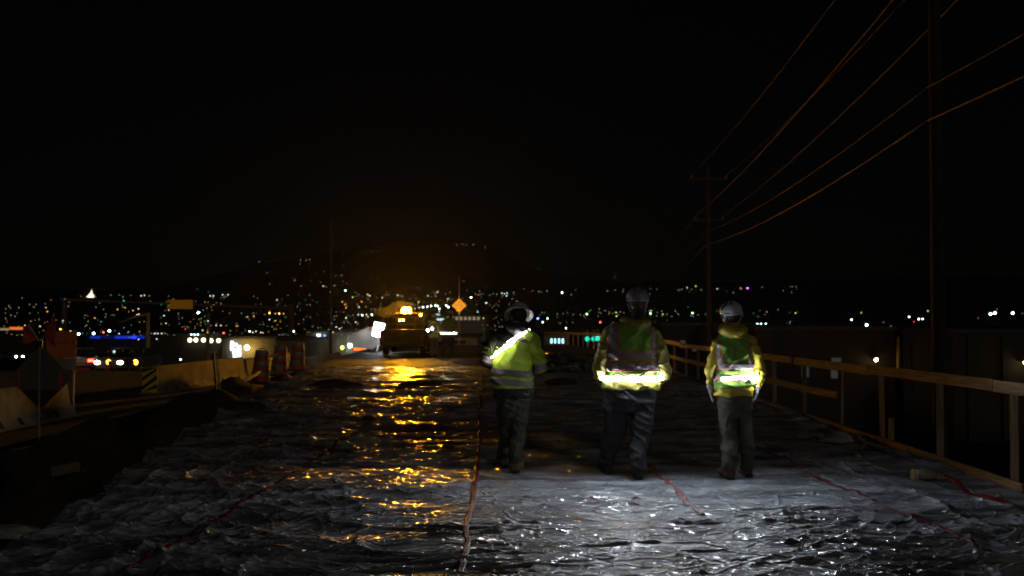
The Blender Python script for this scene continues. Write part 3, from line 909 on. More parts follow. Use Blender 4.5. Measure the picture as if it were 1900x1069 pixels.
# ------------------------------------------------------------------ utility truck with the amber beacon
def wheel(t, c, r=0.37, w=0.24):
    bm = bmesh.new(); tube(bm, [(c[0] - w / 2, c[1], c[2]), (c[0] - w / 2 + .03, c[1], c[2]), (c[0] + w / 2 - .03, c[1], c[2]), (c[0] + w / 2, c[1], c[2])], [r * .9, r, r, r * .9], 24)
    o = obj('wheel', bm, M_RUBBER, t)
    bm = bmesh.new(); tube(bm, [(c[0] - w / 2 - .006, c[1], c[2]), (c[0] + w / 2 + .006, c[1], c[2])], r * .55, 16); obj('rim', bm, M_GREY, o)

def build_truck():
    p = on(746, 661)
    t = thing('utility_truck', 'dark utility truck seen from behind with a blazing amber beacon on its roof', 'truck', (p.x, p.y, 0.0))
    paint = mat('truck_paint', (0.005, 0.004, 0.0035), 0.6, spec=0.2)
    W = 0.94
    bm = bmesh.new(); prism(bm, [(-W, 0.45), (W, 0.45), (W + .02, 0.75), (W, 1.12), (-W, 1.12), (-W - .02, 0.75)], 0, 5.2)
    bmesh.ops.bevel(bm, geom=bm.edges[:], offset=0.04, segments=2, affect='EDGES'); obj('body', bm, paint, t)
    bm = bmesh.new(); box(bm, (0, -0.035, 0.80), (1.5, 0.05, 0.50), bev=0.015); o = obj('tailgate', bm, paint, t)
    bm = bmesh.new(); box(bm, (0, -0.07, 0.97), (0.22, 0.02, 0.06)); obj('handle', bm, M_BLACK, o)
    bm = bmesh.new(); box(bm, (0, -0.12, 0.50), (1.8, 0.16, 0.17), bev=0.02); obj('bumper', bm, M_BLACK, t)
    bm = bmesh.new()
    a = [(-0.88, 1.9, 1.12), (0.88, 1.9, 1.12), (0.88, 4.2, 1.12), (-0.88, 4.2, 1.12)]
    b = [(-0.70, 2.05, 1.80), (0.70, 2.05, 1.80), (0.70, 3.4, 1.80), (-0.70, 3.4, 1.80)]
    va, vb = [bm.verts.new(v) for v in a], [bm.verts.new(v) for v in b]
    for k in range(4): bm.faces.new((va[k], va[(k + 1) % 4], vb[(k + 1) % 4], vb[k]))
    bm.faces.new(va[::-1]); bm.faces.new(vb)
    bmesh.ops.bevel(bm, geom=bm.edges[:], offset=0.05, segments=2, affect='EDGES'); cab = obj('cab', bm, paint, t)
    bm = bmesh.new(); prism(bm, [(-0.66, 1.2), (0.66, 1.2), (0.58, 1.68), (-0.58, 1.68)], 0, 0.01)
    o = obj('rear_window', bm, mat('dark_glass', (0.02, 0.02, 0.02), 0.08), cab, (0, 1.885, 0), (R(-12), 0, 0)); o.location = (0, 2.13, 0.01)
    for s in (-1, 1):
        wheel(t, (s * 0.80, 0.95, 0.37)); wheel(t, (s * 0.80, 4.2, 0.37))
        bm = bmesh.new(); box(bm, (s * 0.86, -0.02, 0.86), (0.13, 0.05, 0.40), bev=0.01); obj('tail_lamp', bm, mat('dull_red', (0.18, 0.01, 0.01), 0.3), t)
        bm = bmesh.new(); box(bm, (s * 0.72, 5.21, 0.82), (0.25, 0.03, 0.18)); obj('headlight', bm, glow('headlight_white', (1.0, 0.97, 0.88), 120), t)
        bm = bmesh.new(); box(bm, (s * 1.05, 3.6, 1.2), (0.14, 0.10, 0.22), bev=0.02); obj('side_mirror', bm, M_BLACK, t)
    sp = bpy.data.lights.new('sign_spot', 'SPOT'); sp.energy = 48000; sp.spot_size = R(2.5); sp.spot_blend = 0.6; sp.color = (1.0, 0.86, 0.62); sp.shadow_soft_size = 0.1  # added narrow spot that brightens only the warning sign
    so = bpy.data.objects.new('sign_spot', sp); link(so, t); so.location = (0.72, 5.35, 0.84)
    aim = at(852, 567, 82.0) - Vector((p.x + 0.72, p.y + 5.35, 0.84))
    so.rotation_euler = aim.to_track_quat('-Z', 'Y').to_euler()
    # headache rack behind the cab, amber lamps on it
    bm = bmesh.new()
    for x in (-0.78, -0.40, 0.40, 0.78): beam(bm, (x, 1.6, 1.1), (x, 1.6, 1.66), 0.045, 0.045)
    for z in (1.66, 1.35): beam(bm, (-0.80, 1.6, z), (0.98, 1.6, z), 0.045, 0.045)
    obj('rack', bm, mat('rack_yellow', (0.07, 0.04, 0.006), 0.6), t)
    bm = bmesh.new(); box(bm, (0, 2.6, 1.83), (1.2, 0.26, 0.06), bev=0.015); obj('light_bar', bm, mat('lamp_bar', (0.10, 0.06, 0.01), 0.5), t)
    amber = (1.0, 0.40, 0.012)
    bm = bmesh.new(); tube(bm, [(-0.10, 2.6, 1.86), (-0.10, 2.6, 1.90), (-0.10, 2.6, 2.02), (-0.10, 2.6, 2.08)], [0.20, 0.20, 0.19, 0.12], 20); obj('beacon', bm, glow('beacon_amber', amber, 2900), t)
    for (x, y, z, r, s) in ((0.64, 1.55, 1.75, 0.05, 70), (-0.27, 1.55, 1.52, 0.05, 35), (-0.13, 1.55, 1.53, 0.05, 35)):
        bm = bmesh.new(); ball(bm, (x, y, z), r, 14, 8); obj('marker_lamp', bm, glow('marker_amber_%d' % s, (1.0, 0.55, 0.06), s), t)
build_truck()

# floodlight stand on the far side of the truck, with steam drifting through its beam
p = on(694, 658); p.y += 4
t = thing('floodlight_stand', 'glaring white floodlight on a stand beside the utility truck', 'floodlight', (p.x - 0.35, p.y, 0))
bm = bmesh.new(); beam(bm, (0, 0, 0), (0, 0, 1.1), 0.06, 0.06)
obj('mast', bm, M_GREY, t)
for a in (0.5, 2.6, 4.7):
    bm = bmesh.new(); beam(bm, (0, 0, 0.4), (0.45 * math.cos(a), 0.45 * math.sin(a), 0.0), 0.035, 0.035); obj('leg', bm, M_GREY, t)
bm = bmesh.new(); box(bm, (0, 0.03, 1.05), (0.62, 0.08, 0.80), rz=0.15, rx=-0.1, ry=0.22, bev=0.02); obj('housing', bm, M_BLACK, t)
bm = bmesh.new(); box(bm, (0, -0.035, 1.05), (0.46, 0.03, 0.66), rz=0.15, rx=-0.1, ry=0.22); obj('lamp_face', bm, glow('flood_white', (0.93, 0.96, 1.0), 45), t)

# glowing bar added for the tail-lamp glow on the ground beyond the deck
p = at(668, 651, 52.0)
t = thing('tail_glow_bar', 'low glowing orange bar added for tail-lamp glow on the ground before the steam', 'glow bar', (p.x, p.y, -0.1))
bm = bmesh.new(); box(bm, (0, 0.05, 0.06), (0.8, 0.14, 0.14), bev=0.02); obj('housing', bm, M_BLACK, t)
bm = bmesh.new(); box(bm, (0, -0.04, 0.09), (0.66, 0.05, 0.13)); obj('lens', bm, glow('tail_glow_orange', (1.0, 0.16, 0.01), 2.2), t)

# ------------------------------------------------------------------ cars on the road
def make_car(name, label, col, loc, rz, head=(1, .98, .9), hs=30.0, tail=3.0, amber=0.0):
    t = thing(name, label, 'car', loc, rz, 'cars on the road beside the works')
    pm = mat('car_paint_%s' % (col,), col, 0.3)
    prof = [(-2.2, 0.35), (2.2, 0.35), (2.25, 0.62), (2.1, 0.80), (1.15, 0.95), (-1.75, 0.98), (-2.2, 0.92), (-2.25, 0.6)]
    bm = bmesh.new()
    a = [bm.verts.new((-0.86, y, z)) for y, z in prof]; b = [bm.verts.new((0.86, y, z)) for y, z in prof]
    n = len(a)
    for k in range(n): bm.faces.new((a[k], a[(k + 1) % n], b[(k + 1) % n], b[k]))
    bm.faces.new(a[::-1]); bm.faces.new(b)
    bmesh.ops.bevel(bm, geom=bm.edges[:], offset=0.07, segments=2, affect='EDGES'); obj('body', bm, pm, t)
    gp = [(1.15, 0.95), (0.35, 1.42), (-1.0, 1.44), (-1.75, 0.98)]
    bm = bmesh.new()
    a = [bm.verts.new((-0.80 + (0.14 if z > 1.2 else 0), y, z)) for y, z in gp]; b = [bm.verts.new((0.80 - (0.14 if z > 1.2 else 0), y, z)) for y, z in gp]
    for k in range(4): bm.faces.new((a[k], a[(k + 1) % 4], b[(k + 1) % 4], b[k]))
    bm.faces.new(a[::-1]); bm.faces.new(b)
    obj('windows', bm, MATS['dark_glass'], t)
    bm = bmesh.new(); box(bm, (0, -0.32, 1.44), (1.28, 1.32, 0.05), bev=0.02); obj('roof', bm, pm, t)
    for s in (-1, 1):
        wheel(t, (s * 0.78, 1.4, 0.32), 0.32, 0.2); wheel(t, (s * 0.78, -1.4, 0.32), 0.32, 0.2)
        bm = bmesh.new(); ball(bm, (s * 0.66, 2.19, 0.68), (0.17, 0.07, 0.10), 12, 8); obj('headlight', bm, glow('car_head_%g' % hs, head, hs, False) if hs else MATS['dark_glass'], t)
        bm = bmesh.new(); box(bm, (s * 0.66, -2.23, 0.78), (0.30, 0.06, 0.14)); obj('tail_light', bm, glow('car_tail_%g' % tail, (1.0, 0.05, 0.02), tail, False) if tail else M_RED, t)
        if amber:
            bm = bmesh.new(); ball(bm, (s * 0.78, 2.12, 0.68), (0.14, 0.12, 0.16), 12, 8); obj('turn_signal', bm, glow('car_amber', (1.0, 0.42, 0.03), amber, False), t)
    return t
def road_z(y): return -0.62 - 5.2 * float(sstep(34, 125, y)) + 0.01
def car_at(px, py, rz, *a, **k):
    # where the line of sight meets the road
    r = ray(px, py); d = 60.0
    while CAM_Z + r.z * d > road_z(d) + 0.7 and d < 240: d += 0.5
    return make_car('car', *a[:1], a[1], (r.x * d, d, max(road_z(d), float(land_h(r.x * d, d)))), rz, **k)
car_at(22, 661, R(-120), 'car with white headlights at the edge of the picture behind the diamond sign', (0.10, 0.10, 0.11), hs=40)
car_at(150, 672, R(20), 'car with a glowing red tail beside the orange board', (0.06, 0.01, 0.01), hs=0, tail=14)
car_at(229, 674, R(180), 'car with cold white headlights left of the amber signals', (0.2, 0.2, 0.2), head=(0.9, 1, .85), hs=30)
car_at(252, 671, R(180), 'dark car with two amber turn signals near the pale pole', (0.02, 0.02, 0.02), hs=0, amber=9)
car_at(358, 667, R(85), 'pale car side-on with one white headlight below the five wall lamps', (0.30, 0.30, 0.28), hs=18, tail=6)

# amber flashers in a row on the far side of the road
for i, (px, py) in enumerate(((145, 671), (155, 669), (162, 670), (175, 670), (185, 670), (198, 670))):
    d = 88.0
    p = at(px, py, d); g = float(land_h(p.x, p.y))
    names = ['first, whitest', 'second', 'third', 'fourth', 'fifth', 'last']
    t = thing('barricade_flasher', '%s amber flasher in the row beyond the orange board' % names[i], 'flasher', (p.x, p.y, p.z - 1.0), group='amber barricade flashers')
    bm = bmesh.new(); ball(bm, (0, 0, 1.0), 0.13, 12, 8); obj('lens', bm, glow('flasher_%d' % (i == 0), (1.0, 0.75, 0.45) if i == 0 else (1.0, 0.40, 0.04), 7.0, False), t)
    bm = bmesh.new(); box(bm, (0, 0, 0.45), (0.5, 0.06, 0.75)); obj('board', bm, M_RED, t)
    bm = bmesh.new(); beam(bm, (0, 0.05, g - p.z + 1.0), (0, 0.05, 0.9), 0.06, 0.06); obj('leg', bm, M_GREY, t)

# ------------------------------------------------------------------ buildings of the town
def building(label, px0, px1, py_top, d, depth, m, windows=(), z0=None, bays=0):
    a, b = at(px0, py_top, d), at(px1, py_top, d)
    w = b.x - a.x
    cx = (a.x + b.x) / 2
    g = (float(land_h(cx, d)) if z0 is None else z0) - 0.3
    H = a.z - g
    t = thing('building', label, 'building', (cx, d, g))
    bm = bmesh.new(); box(bm, (0, depth / 2, H / 2), (w, depth, H)); obj('wall', bm, m, t)
    bm = bmesh.new(); box(bm, (0, depth / 2, H + 0.1), (w + 0.3, depth + 0.3, 0.28)); obj('roof_edge', bm, mat('roof_metal', (0.04, 0.035, 0.03), 0.8), t)
    for k in range(bays):
        bm = bmesh.new(); box(bm, (-w / 2 + w * (k + 0.5) / bays, -0.11, H / 2), (0.5, 0.22, H - 0.1)); obj('pilaster', bm, m, t)
    for (x0, x1, y0, y1, mm) in windows:
        p0, p1 = at(x0, y0, d - 0.12), at(x1, y1, d - 0.12)
        bm = bmesh.new(); box(bm, ((p0.x + p1.x) / 2 - cx, -0.05, (p0.z + p1.z) / 2 - g), (abs(p1.x - p0.x) + 0.16, 0.08, abs(p0.z - p1.z) + 0.16)); f = obj('window', bm, M_BLACK, t)
        bm = bmesh.new(); box(bm, ((p0.x + p1.x) / 2 - cx, -0.10, (p0.z + p1.z) / 2 - g), (abs(p1.x - p0.x), 0.06, abs(p0.z - p1.z))); obj('pane', bm, mm, f)
    return t

def wall_lamp(label, px, py, d, col, strength, r=0.16, group='wall lamps on the town buildings'):
    p = at(px, py, d)
    t = thing('wall_lamp', label, 'wall lamp', p, group=group)
    bm = bmesh.new(); box(bm, (0, 0.0, 0.10), (0.24, 0.9, 0.10)); obj('bracket', bm, M_BLACK, t)
    bm = bmesh.new(); ball(bm, (0, -0.40, 0), (r, r * .8, r), 12, 8); obj('lens', bm, glow('wall_lamp_%g_%g' % (col[2], strength), col, strength), t)
    return t

B_TAN = mat('tan_wall', (0.20, 0.16, 0.10), 0.9, (0.15, 0.12, 0.08), 0.6)
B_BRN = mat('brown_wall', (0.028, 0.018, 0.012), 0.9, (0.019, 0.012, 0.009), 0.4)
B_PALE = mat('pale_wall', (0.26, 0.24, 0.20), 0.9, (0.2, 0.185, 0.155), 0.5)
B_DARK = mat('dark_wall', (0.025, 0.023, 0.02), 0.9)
W_COLD = glow('window_cold', (0.75, 1.0, 0.95), 0.9, False)
W_CYAN = glow('window_cyan', (0.35, 0.95, 1.0), 2.6, False)
W_DIM = glow('window_dim', (0.75, 0.85, 0.7), 0.035, False)
W_WARM = glow('window_warm', (1.0, 0.8, 0.45), 0.25, False)

building('long pale store behind the drums with a glaring vertical sign', 412, 512, 628, 120, 20, B_TAN)
building('yellowish store wall with pilasters beside the glaring sign', 513, 566, 632, 118, 20, B_TAN, bays=3)
building('dim store with two cold white wall lamps below the blue sign', 568, 700, 616, 132, 20, B_PALE, bays=6)
building('dark building with a row of five downlights', 300, 410, 622, 150, 24, B_DARK)
building('dark long building under the blue lit eaves', 160, 300, 624, 210, 30, B_DARK)
building('pale building with four cyan lit windows beyond the far fence', 1010, 1056, 621, 130, 14, B_PALE,
         [(1021.5 + 7 * k, 1026.5 + 7 * k, 628.5, 637, W_CYAN) for k in range(4)])
building('white low building behind the diamond warning sign', 838, 886, 626, 110, 14, B_PALE, [(840, 852, 633, 637, B_DARK), (853, 863, 633, 637, B_DARK)])
building('long lit shop row beyond the truck', 806, 900, 586, 320, 30, B_PALE, [(806, 816, 582.5, 585.5, W_COLD)] + [(829 + 8 * k, 834 + 8 * k, 588, 594, W_WARM) for k in range(8)] + [(810, 824, 591, 595, W_COLD)])
building('wide dark brown warehouse behind the slim worker', 1228, 1400, 604, 95, 30, B_DARK, [(1262, 1272, 632, 646, W_DIM), (1285, 1294, 644, 652, W_DIM)])
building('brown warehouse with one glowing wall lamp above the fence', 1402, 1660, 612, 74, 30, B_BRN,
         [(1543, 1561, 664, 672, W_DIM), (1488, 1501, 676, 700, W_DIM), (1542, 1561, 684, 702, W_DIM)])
building('low dark shed between the lit lamp post and the thick pole', 1664, 1745, 622, 92, 20, B_DARK)
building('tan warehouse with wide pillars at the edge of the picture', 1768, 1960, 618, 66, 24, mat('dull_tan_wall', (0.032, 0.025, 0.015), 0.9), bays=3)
building('small shop with an orange and white fascia at the edge of the picture', -20, 66, 606, 190, 20, B_DARK, [(18, 42, 607, 612, glow('fascia_orange', (1.0, 0.22, 0.05), 0.8, False)), (0, 17, 609, 613, W_WARM)])

# store sign: blocky white lit letters stacked on the pale store
p = at(438, 650, 119.6)
t = thing('store_sign', 'glaring white vertical store sign on the pale wall', 'sign', p, group=None)
sg = glow('sign_white', (0.85, 1.0, 1.0), 3.0, False)
s = 119.6 / FPX
for (x0, x1, y0, y1) in ((428, 433, 633, 650.5), (433.2, 440, 637, 643), (440.2, 446.5, 641, 651), (432, 440, 647.5, 656), (440.2, 446.5, 651.2, 660), (433, 446.5, 660.2, 668), (433, 440, 656.2, 660)):
    bm = bmesh.new(); box(bm, (((x0 + x1) / 2 - 438) * s, 0, (650 - (y0 + y1) / 2) * s), ((x1 - x0) * s, 0.25, (y1 - y0) * s)); obj('letter_block', bm, sg, t)
p = at(598, 627, 131.5)
t = thing('store_sign', 'small blue and white lit store sign on the dim store', 'sign', p)
s = 131.5 / FPX
for (x0, x1, y0, y1, mm) in ((588, 594.5, 620, 631, sg), (596, 600, 625, 631, sg), (600.5, 604, 621, 629, glow('sign_blue', (0.25, 0.5, 1.0), 1.6, False))):
    bm = bmesh.new(); box(bm, (((x0 + x1) / 2 - 598) * s, 0, (627 - (y0 + y1) / 2) * s), ((x1 - x0) * s, 0.25, (y1 - y0) * s)); obj('letter_block', bm, mm, t)
# blue neon eaves
p = at(217, 626, 209)
t = thing('neon_eaves', 'long blue neon strip along the eaves of the dark building', 'neon strip', p)
s = 209 / FPX
for (x0, x1, st) in ((168, 186, 0.35), (190, 212, 0.06), (214, 244, 0.5), (244, 254, 1.4), (254, 268, 0.3)):
    bm = bmesh.new(); box(bm, (((x0 + x1) / 2 - 217) * s, 0, 0), ((x1 - x0) * s, 0.3, 5.0 * s)); obj('tube', bm, glow('neon_%g' % st, (0.02, 0.06, 1.0), st, False), t)

WM = (1.0, 0.80, 0.42)
wall_lamp('amber wall lamp lighting the pale store beside the glaring sign', 460, 645, 119.4, (1.0, 0.72, 0.18), 70, 0.28)
wall_lamp('cold white wall lamp at the near end of the dim store', 581, 641, 131.2, (0.8, 1, 1), 26, 0.26)
wall_lamp('cold white wall lamp at the far end of the dim store', 650.5, 641, 131.2, (0.8, 1, 1), 26, 0.28)
wall_lamp('small yellow wall lamp on the dim store', 636, 645, 131.2, (0.85, 0.8, 0.12), 5, 0.24)
for k, (px, py) in enumerate(((354, 631), (365, 631), (379, 631), (393, 632), (407, 632))):
    wall_lamp('%s of five downlights on the dark building' % ['first', 'second', 'third', 'fourth', 'fifth'][k], px, py, 149.5, (1.0, 0.9, 0.55), 6, 0.30)
wall_lamp('warm wall lamp on the brown warehouse above the fence rail', 1622, 667, 73.6, WM, 34, 0.13)
wall_lamp('warm wall lamp on the tan warehouse at the edge of the picture', 1897, 672, 65.6, WM, 34, 0.12)
# lamp-lit posts in the yard
plain_pole('yellowish lit post beside the brown warehouse', 1667, 625, 73, 0.14, mat('yellow_post', (0.55, 0.42, 0.10), 0.7), foot=700)

# steep-roofed white temple on the hill
def hill_point(px, py, lift=0.0):
    r = ray(px, py); d = 60.0
    while d < 1500:
        x, y, z = r.x * d, d, CAM_Z + r.z * d
        if z - float(land_h(x, y)) < lift: break
        d += 4.0 if d < 600 else 8.0
    return Vector((r.x * d, d, CAM_Z + r.z * d)), d
q, d = hill_point(170, 552)
t = thing('hill_temple', 'floodlit white temple with a pointed spire on the far hill', 'temple', q - Vector((0, 0, 1.5)))
s = d / FPX
tw = mat('temple_granite', (0.75, 0.72, 0.60), 0.8)
fl = bpy.data.lights.new('temple_floodlight', 'SPOT'); fl.energy = 90000; fl.color = (1.0, 0.95, 0.75); fl.spot_size = R(60); fl.shadow_soft_size = 0.5
fo = bpy.data.objects.new('temple_floodlight', fl); link(fo); fo.location = q + Vector((4, -26, 2)); fo.rotation_euler = Vector((-4, 26, 3)).to_track_quat('-Z', 'Y').to_euler()
bm = bmesh.new(); loft(bm, [(0, 0, 0, 9 * s, 7 * s), (2.5 * s, 0, 0, 8.6 * s, 7 * s), (6.5 * s, 0, 0, 5.5 * s, 5 * s), (9.5 * s, 0, 0, 3.6 * s, 3.4 * s)], 8, 6); obj('hall', bm, tw, t)
bm = bmesh.new(); loft(bm, [(9.3 * s, 0, 0, 2.6 * s, 2.6 * s), (13 * s, 0, 0, 1.3 * s, 1.3 * s), (18.5 * s, 0, 0, 0.2 * s, 0.2 * s)], 8); obj('spire', bm, tw, t)

# ------------------------------------------------------------------ lights of the town
LCOL = {'w': (0.95, 1.0, 0.92), 'c': (0.55, 1.0, 0.95), 'a': (1.0, 0.48, 0.08), 'k': (1.0, 0.80, 0.50), 'y': (0.85, 0.9, 0.25), 'g': (0.45, 1.0, 0.35), 'r': (1.0, 0.08, 0.04), 'b': (0.04, 0.08, 1.0), 'p': (0.5, 0.12, 0.9), 't': (0.02, 0.75, 0.6)}
LNAME = {'w': 'white', 'c': 'cyan white', 'a': 'amber', 'k': 'warm pale', 'y': 'yellow', 'g': 'green', 'r': 'red', 'b': 'blue', 'p': 'purple', 't': 'teal'}
LSTR = {1: 0.5, 2: 1.9, 3: 8.0, 4: 20.0}
_lm = {}
def lamp_mesh(c, lv):
    if (c, lv) not in _lm:
        bm = bmesh.new()
        ball(bm, (0, 0, 0), (1, 1, 0.9), 10, 6)
        nf = len(bm.faces)
        tube(bm, [(0, 0, -14), (0, 0, -0.6)], [0.16, 0.10], 6)
        me = bpy.data.meshes.new('town_lamp')
        bm.to_mesh(me); bm.free()
        me.materials.append(glow('town_%s_%d' % (c, lv), LCOL[c], LSTR[lv], False)); me.materials.append(M_BLACK)
        for i, f in enumerate(me.polygons): f.material_index = 0 if i < nf else 1
        _lm[(c, lv)] = me
    return _lm[(c, lv)]
LR = {1: 0.42, 2: 0.54, 3: 0.74, 4: 1.05}
def town_lamp(px, py, c, lv, label=None):
    q, d = hill_point(px, py, 5.0)
    o = bpy.data.objects.new('street_lamp', lamp_mesh(c, lv))
    link(o)
    r = LR[lv] * d / 995.0
    o.location = q
    o.scale = (r, r, r)
    zone = 'high on the dark hillside' if py < 530 else next(n for x, n in ZONES if px < x)
    return tag(o, label or 'tiny %s %s lamp %s' % (['', 'faint', 'clear', 'bright', 'glaring'][lv], LNAME[c], zone + (', on the upper row' if 530 <= py < 556 else (', on the middle row' if py < 590 else (', on the lowest row' if py >= 530 else '')))), 'street lamp', 'lights of the town')
ZONES = [(90, 'above the diamond sign'), (180, 'around the white temple'), (290, 'above the blue neon'), (400, 'around the overhead orange board'), (470, 'above the glaring store sign'), (545, 'beside the gantry post'),
         (625, 'by the very tall thin pole'), (700, 'just before the amber beacon'), (800, 'over the utility truck'), (880, 'around the diamond warning sign'), (960, 'between warning sign and hard hat'), (1060, 'between first and second worker'),
         (1150, 'beside the heavy worker'), (1310, 'between the two helmets'), (1460, 'around the slim worker'), (1660, 'above the brown warehouse'), (1745, 'beside the thick dark pole'), (9999, 'beyond the thick dark pole')]

TOWN = '''20 572 a1 35 571 k1 55 565 k1 28 587 w1 20 585 w1 88 578 a2 85 571 a2 95 557 a1 113 554 b1 120 555 k1 41 553 k1 228 551 w1 262 549 k2 268 548 k2 277 549 k1
390 549 w2 396 549 w2 413 547 k2 423 547 k2 481 486 w1 558 482 k1 568 483 k1 575 482 k1 547 520 k1 600 531 y2 605 532 k1 620 530 w1 641 539 c3 257 573 w2 218 574 a2 232 571 a2 176 590 a2
368 580 w4 459 588 a2 471 587 a2 500 581 a3 511 582 a2 518 582 a3 526 582 a2 500 593 w2 635 560 a2 640 565 a2 642 571 a2 690 467 k1 703 466 k1 847 454 k1 858 453 k1 865 454 k1 878 454 k1 900 459 k1
686 549 w2 716 547 k1 721 547 k1 738 548 k2 794 549 k2 808 544 w1 812 542 w2 809 549 w1 831 555 w2 874 552 w3 890 540 w1 903 562 w2 915 545 c1 922 546 k1 931 544 c2 936 545 c2 941 544 w2 933 549 w1 940 549 w2 953 543 w1
828 567 w3 832 570 w3 756 574 w2 762 574 w2 770 573 w2 778 571 w2 785 570 w3 793 569 c3 800 568 c3 808 567 c3 812 568 c3 815 573 c3 815 578 c2 763 565 w1 776 563 a1
665 584 w2 672 585 c3 680 584 w2 690 584 c3 663 565 w1 643 563 a1 660 598 w2 642 590 w2 645 597 w1 652 603 r1 988 540 a1 1000 541 w1 1015 540 w1 1043 543 w3 1060 547 w1 1127 540 w1 1156 541 k1 1260 538 k1 1265 537 k1 1275 534 k2 1283 537 k1 1291 531 y2 1331 536 k2 1374 535 a2 1387 535 p3 1414 533 k1 1470 532 y1 1477 532 k1
998 591 b4 1016 591 g3 1007 598 c3 1089 583 g3 1130 582 y1 1143 580 g2 1207 582 g3 1208 577 w2 1228 577 w1 1230 583 y2 1238 583 y1 1253 577 w1 1258 582 y1 1285 581 g3 1330 606 w2 1336 606 w2 1374 600 w2 1405 601 c3 1412 601 c3 1421 601 c3 1485 606 c3 1490 606 c4 1423 578 k1 1476 581 y2 1114 598 r3 1050 609 w3
1580 593 w3 1598 580 y2 1608 603 c4 1639 598 k1 1653 605 k1 1677 611 w3 1687 588 k3 1696 597 r2 1705 592 w3 1712 592 w3 1722 577 y2 1815 590 k1 1838 583 c4 1846 581 c4 1850 574 k1 1879 581 w4 1897 582 k1
112 611 a3 146 620 c4 174 619 c4 192 617 r3 203 614 c4 221 619 w2 257 630 w2 240 626 w1 281 619 w1 287 619 w2 293 619 w2 300 619 k2 307 619 k1 291 629 w2 116 599 w1 83 599 a1
355 621 c3 361 621 c3 367 621 c3 376 613 w2 385 617 a2 344 611 r2 350 608 a1 397 617 w1 403 618 b1 415 618 r3 455 612 p1 463 615 w3 469 617 w2 475 615 k2 484 617 w2 545 615 w3 229 649 a1 335 667 w3
708 600 a1 580 606 w1 590 608 w1 610 612 w1 624 607 w2 630 610 w2 505 606 k1 515 603 k1 420 604 k1 410 604 k2 401 604 k2 439 605 a2 308 600 k2 299 601 k1 332 592 p1 338 590 k1'''.split()
SPEC = {(368, 580): 'glaring white lamp below the overhead orange board', (146, 620): 'glaring cyan white lamp beside the orange road work board', (174, 619): 'middle of three glaring cyan white lamps above the blue neon',
        (203, 614): 'glaring cyan white lamp just past the small red light', (998, 591): 'glaring blue lamp beside the white hard hat', (1490, 606): 'glaring cyan white lamp above the brown warehouse roof',
        (1608, 603): 'glaring cyan white lamp beyond the brown warehouse', (1838, 583): 'smaller of two touching cyan white lamps at the right edge', (1846, 581): 'larger of two touching cyan white lamps at the right edge',
        (1879, 581): 'lone glaring white lamp at the right edge', (1387, 535): 'purple lamp high on the ridge above the slim worker'}
for i in range(0, len(TOWN), 3):
    px, py, cl = int(TOWN[i]), int(TOWN[i + 1]), TOWN[i + 2]
    town_lamp(px, py, cl[0], int(cl[1]), SPEC.get((px, py)))
for k, (px, py) in enumerate(((1090, 629), (1102, 629), (1109, 628))):
    p = at(px, py, 96)
    t = thing('traffic_signal', '%s teal lit traffic signal beyond the far fence' % ['lone', 'middle', 'last'][k], 'traffic signal', (p.x, p.y, float(land_h(p.x, p.y))), group='traffic signals at the crossing')
    z = p.z - t.location.z
    bm = bmesh.new(); box(bm, (0, 0.12, z + 0.3), (0.36, 0.2, 1.0), bev=0.02); obj('housing', bm, M_BLACK, t)
    bm = bmesh.new(); ball(bm, (0, 0, z), 0.24, 14, 10); obj('lens', bm, glow('signal_teal', (0.02, 0.8, 0.55), 1.2, False), t)
    bm = bmesh.new(); tube(bm, [(0, 0.25, 0), (0, 0.25, z + 0.9)], 0.07, 10); obj('pole', bm, M_GREY, t)
rs = random.Random(11)
seen = 0
while seen < 150:
    reg = rs.random()
    if reg < 0.50:
        px = rs.uniform(0, 690); py = 618 - 70 * rs.random() ** 1.3 * (0.9 if px < 400 else 1.1)
    elif reg < 0.75:
        px = rs.uniform(640, 965); py = 612 - 66 * rs.random()
    else:
        px = rs.uniform(980, 1320); py = rs.choice([583, 581, 541, 577, 586]) + rs.gauss(0, 3)
    c = rs.choice('kkkwwaaayccgt'); lv = 1 if rs.random() < 0.78 else 2
    town_lamp(px, py, c, lv); seen += 1

# the faintest lights, too many and too small to tell apart
bms = {}
rs = random.Random(23)
for n in range(420):
    reg = rs.random()
    if reg < 0.42:
        px = rs.uniform(0, 700); py = 622 - 76 * rs.random() ** 1.5
    elif reg < 0.70:
        px = rs.uniform(620, 985); py = 614 - 72 * rs.random() ** 1.1
    elif reg < 0.80:
        px = rs.gauss(700, 170); py = 548 - 60 * rs.random() ** 2.2
    else:
        px = rs.uniform(960, 1480); py = rs.choice([583, 581, 541, 577, 586, 600, 537]) + rs.gauss(0, 2.5)
    q, d = hill_point(px, py, 3.0)
    c = rs.choice('kkwaaayccggt')
    r = rs.uniform(0.25, 0.42) * d / 995.0
    bm = bms.setdefault(c, bmesh.new())
    bmesh.ops.create_icosphere(bm, subdivisions=1, radius=r, matrix=Matrix.Translation(q))
me = bpy.data.meshes.new('town_glimmer'); big = bmesh.new()
for k, (c, bm) in enumerate(bms.items()):
    me.materials.append(glow('glimmer_%s' % c, LCOL[c], 0.65, False))
    tmp = bpy.data.meshes.new('tmp'); bm.to_mesh(tmp); bm.free()
    n0 = len(big.faces); big.from_mesh(tmp); big.faces.ensure_lookup_table()
    for f in list(big.faces)[n0:]: f.material_index = k
    bpy.data.meshes.remove(tmp)
big.to_mesh(me); big.free()
kind(link(bpy.data.objects.new('town_glimmer', me)), 'stuff')

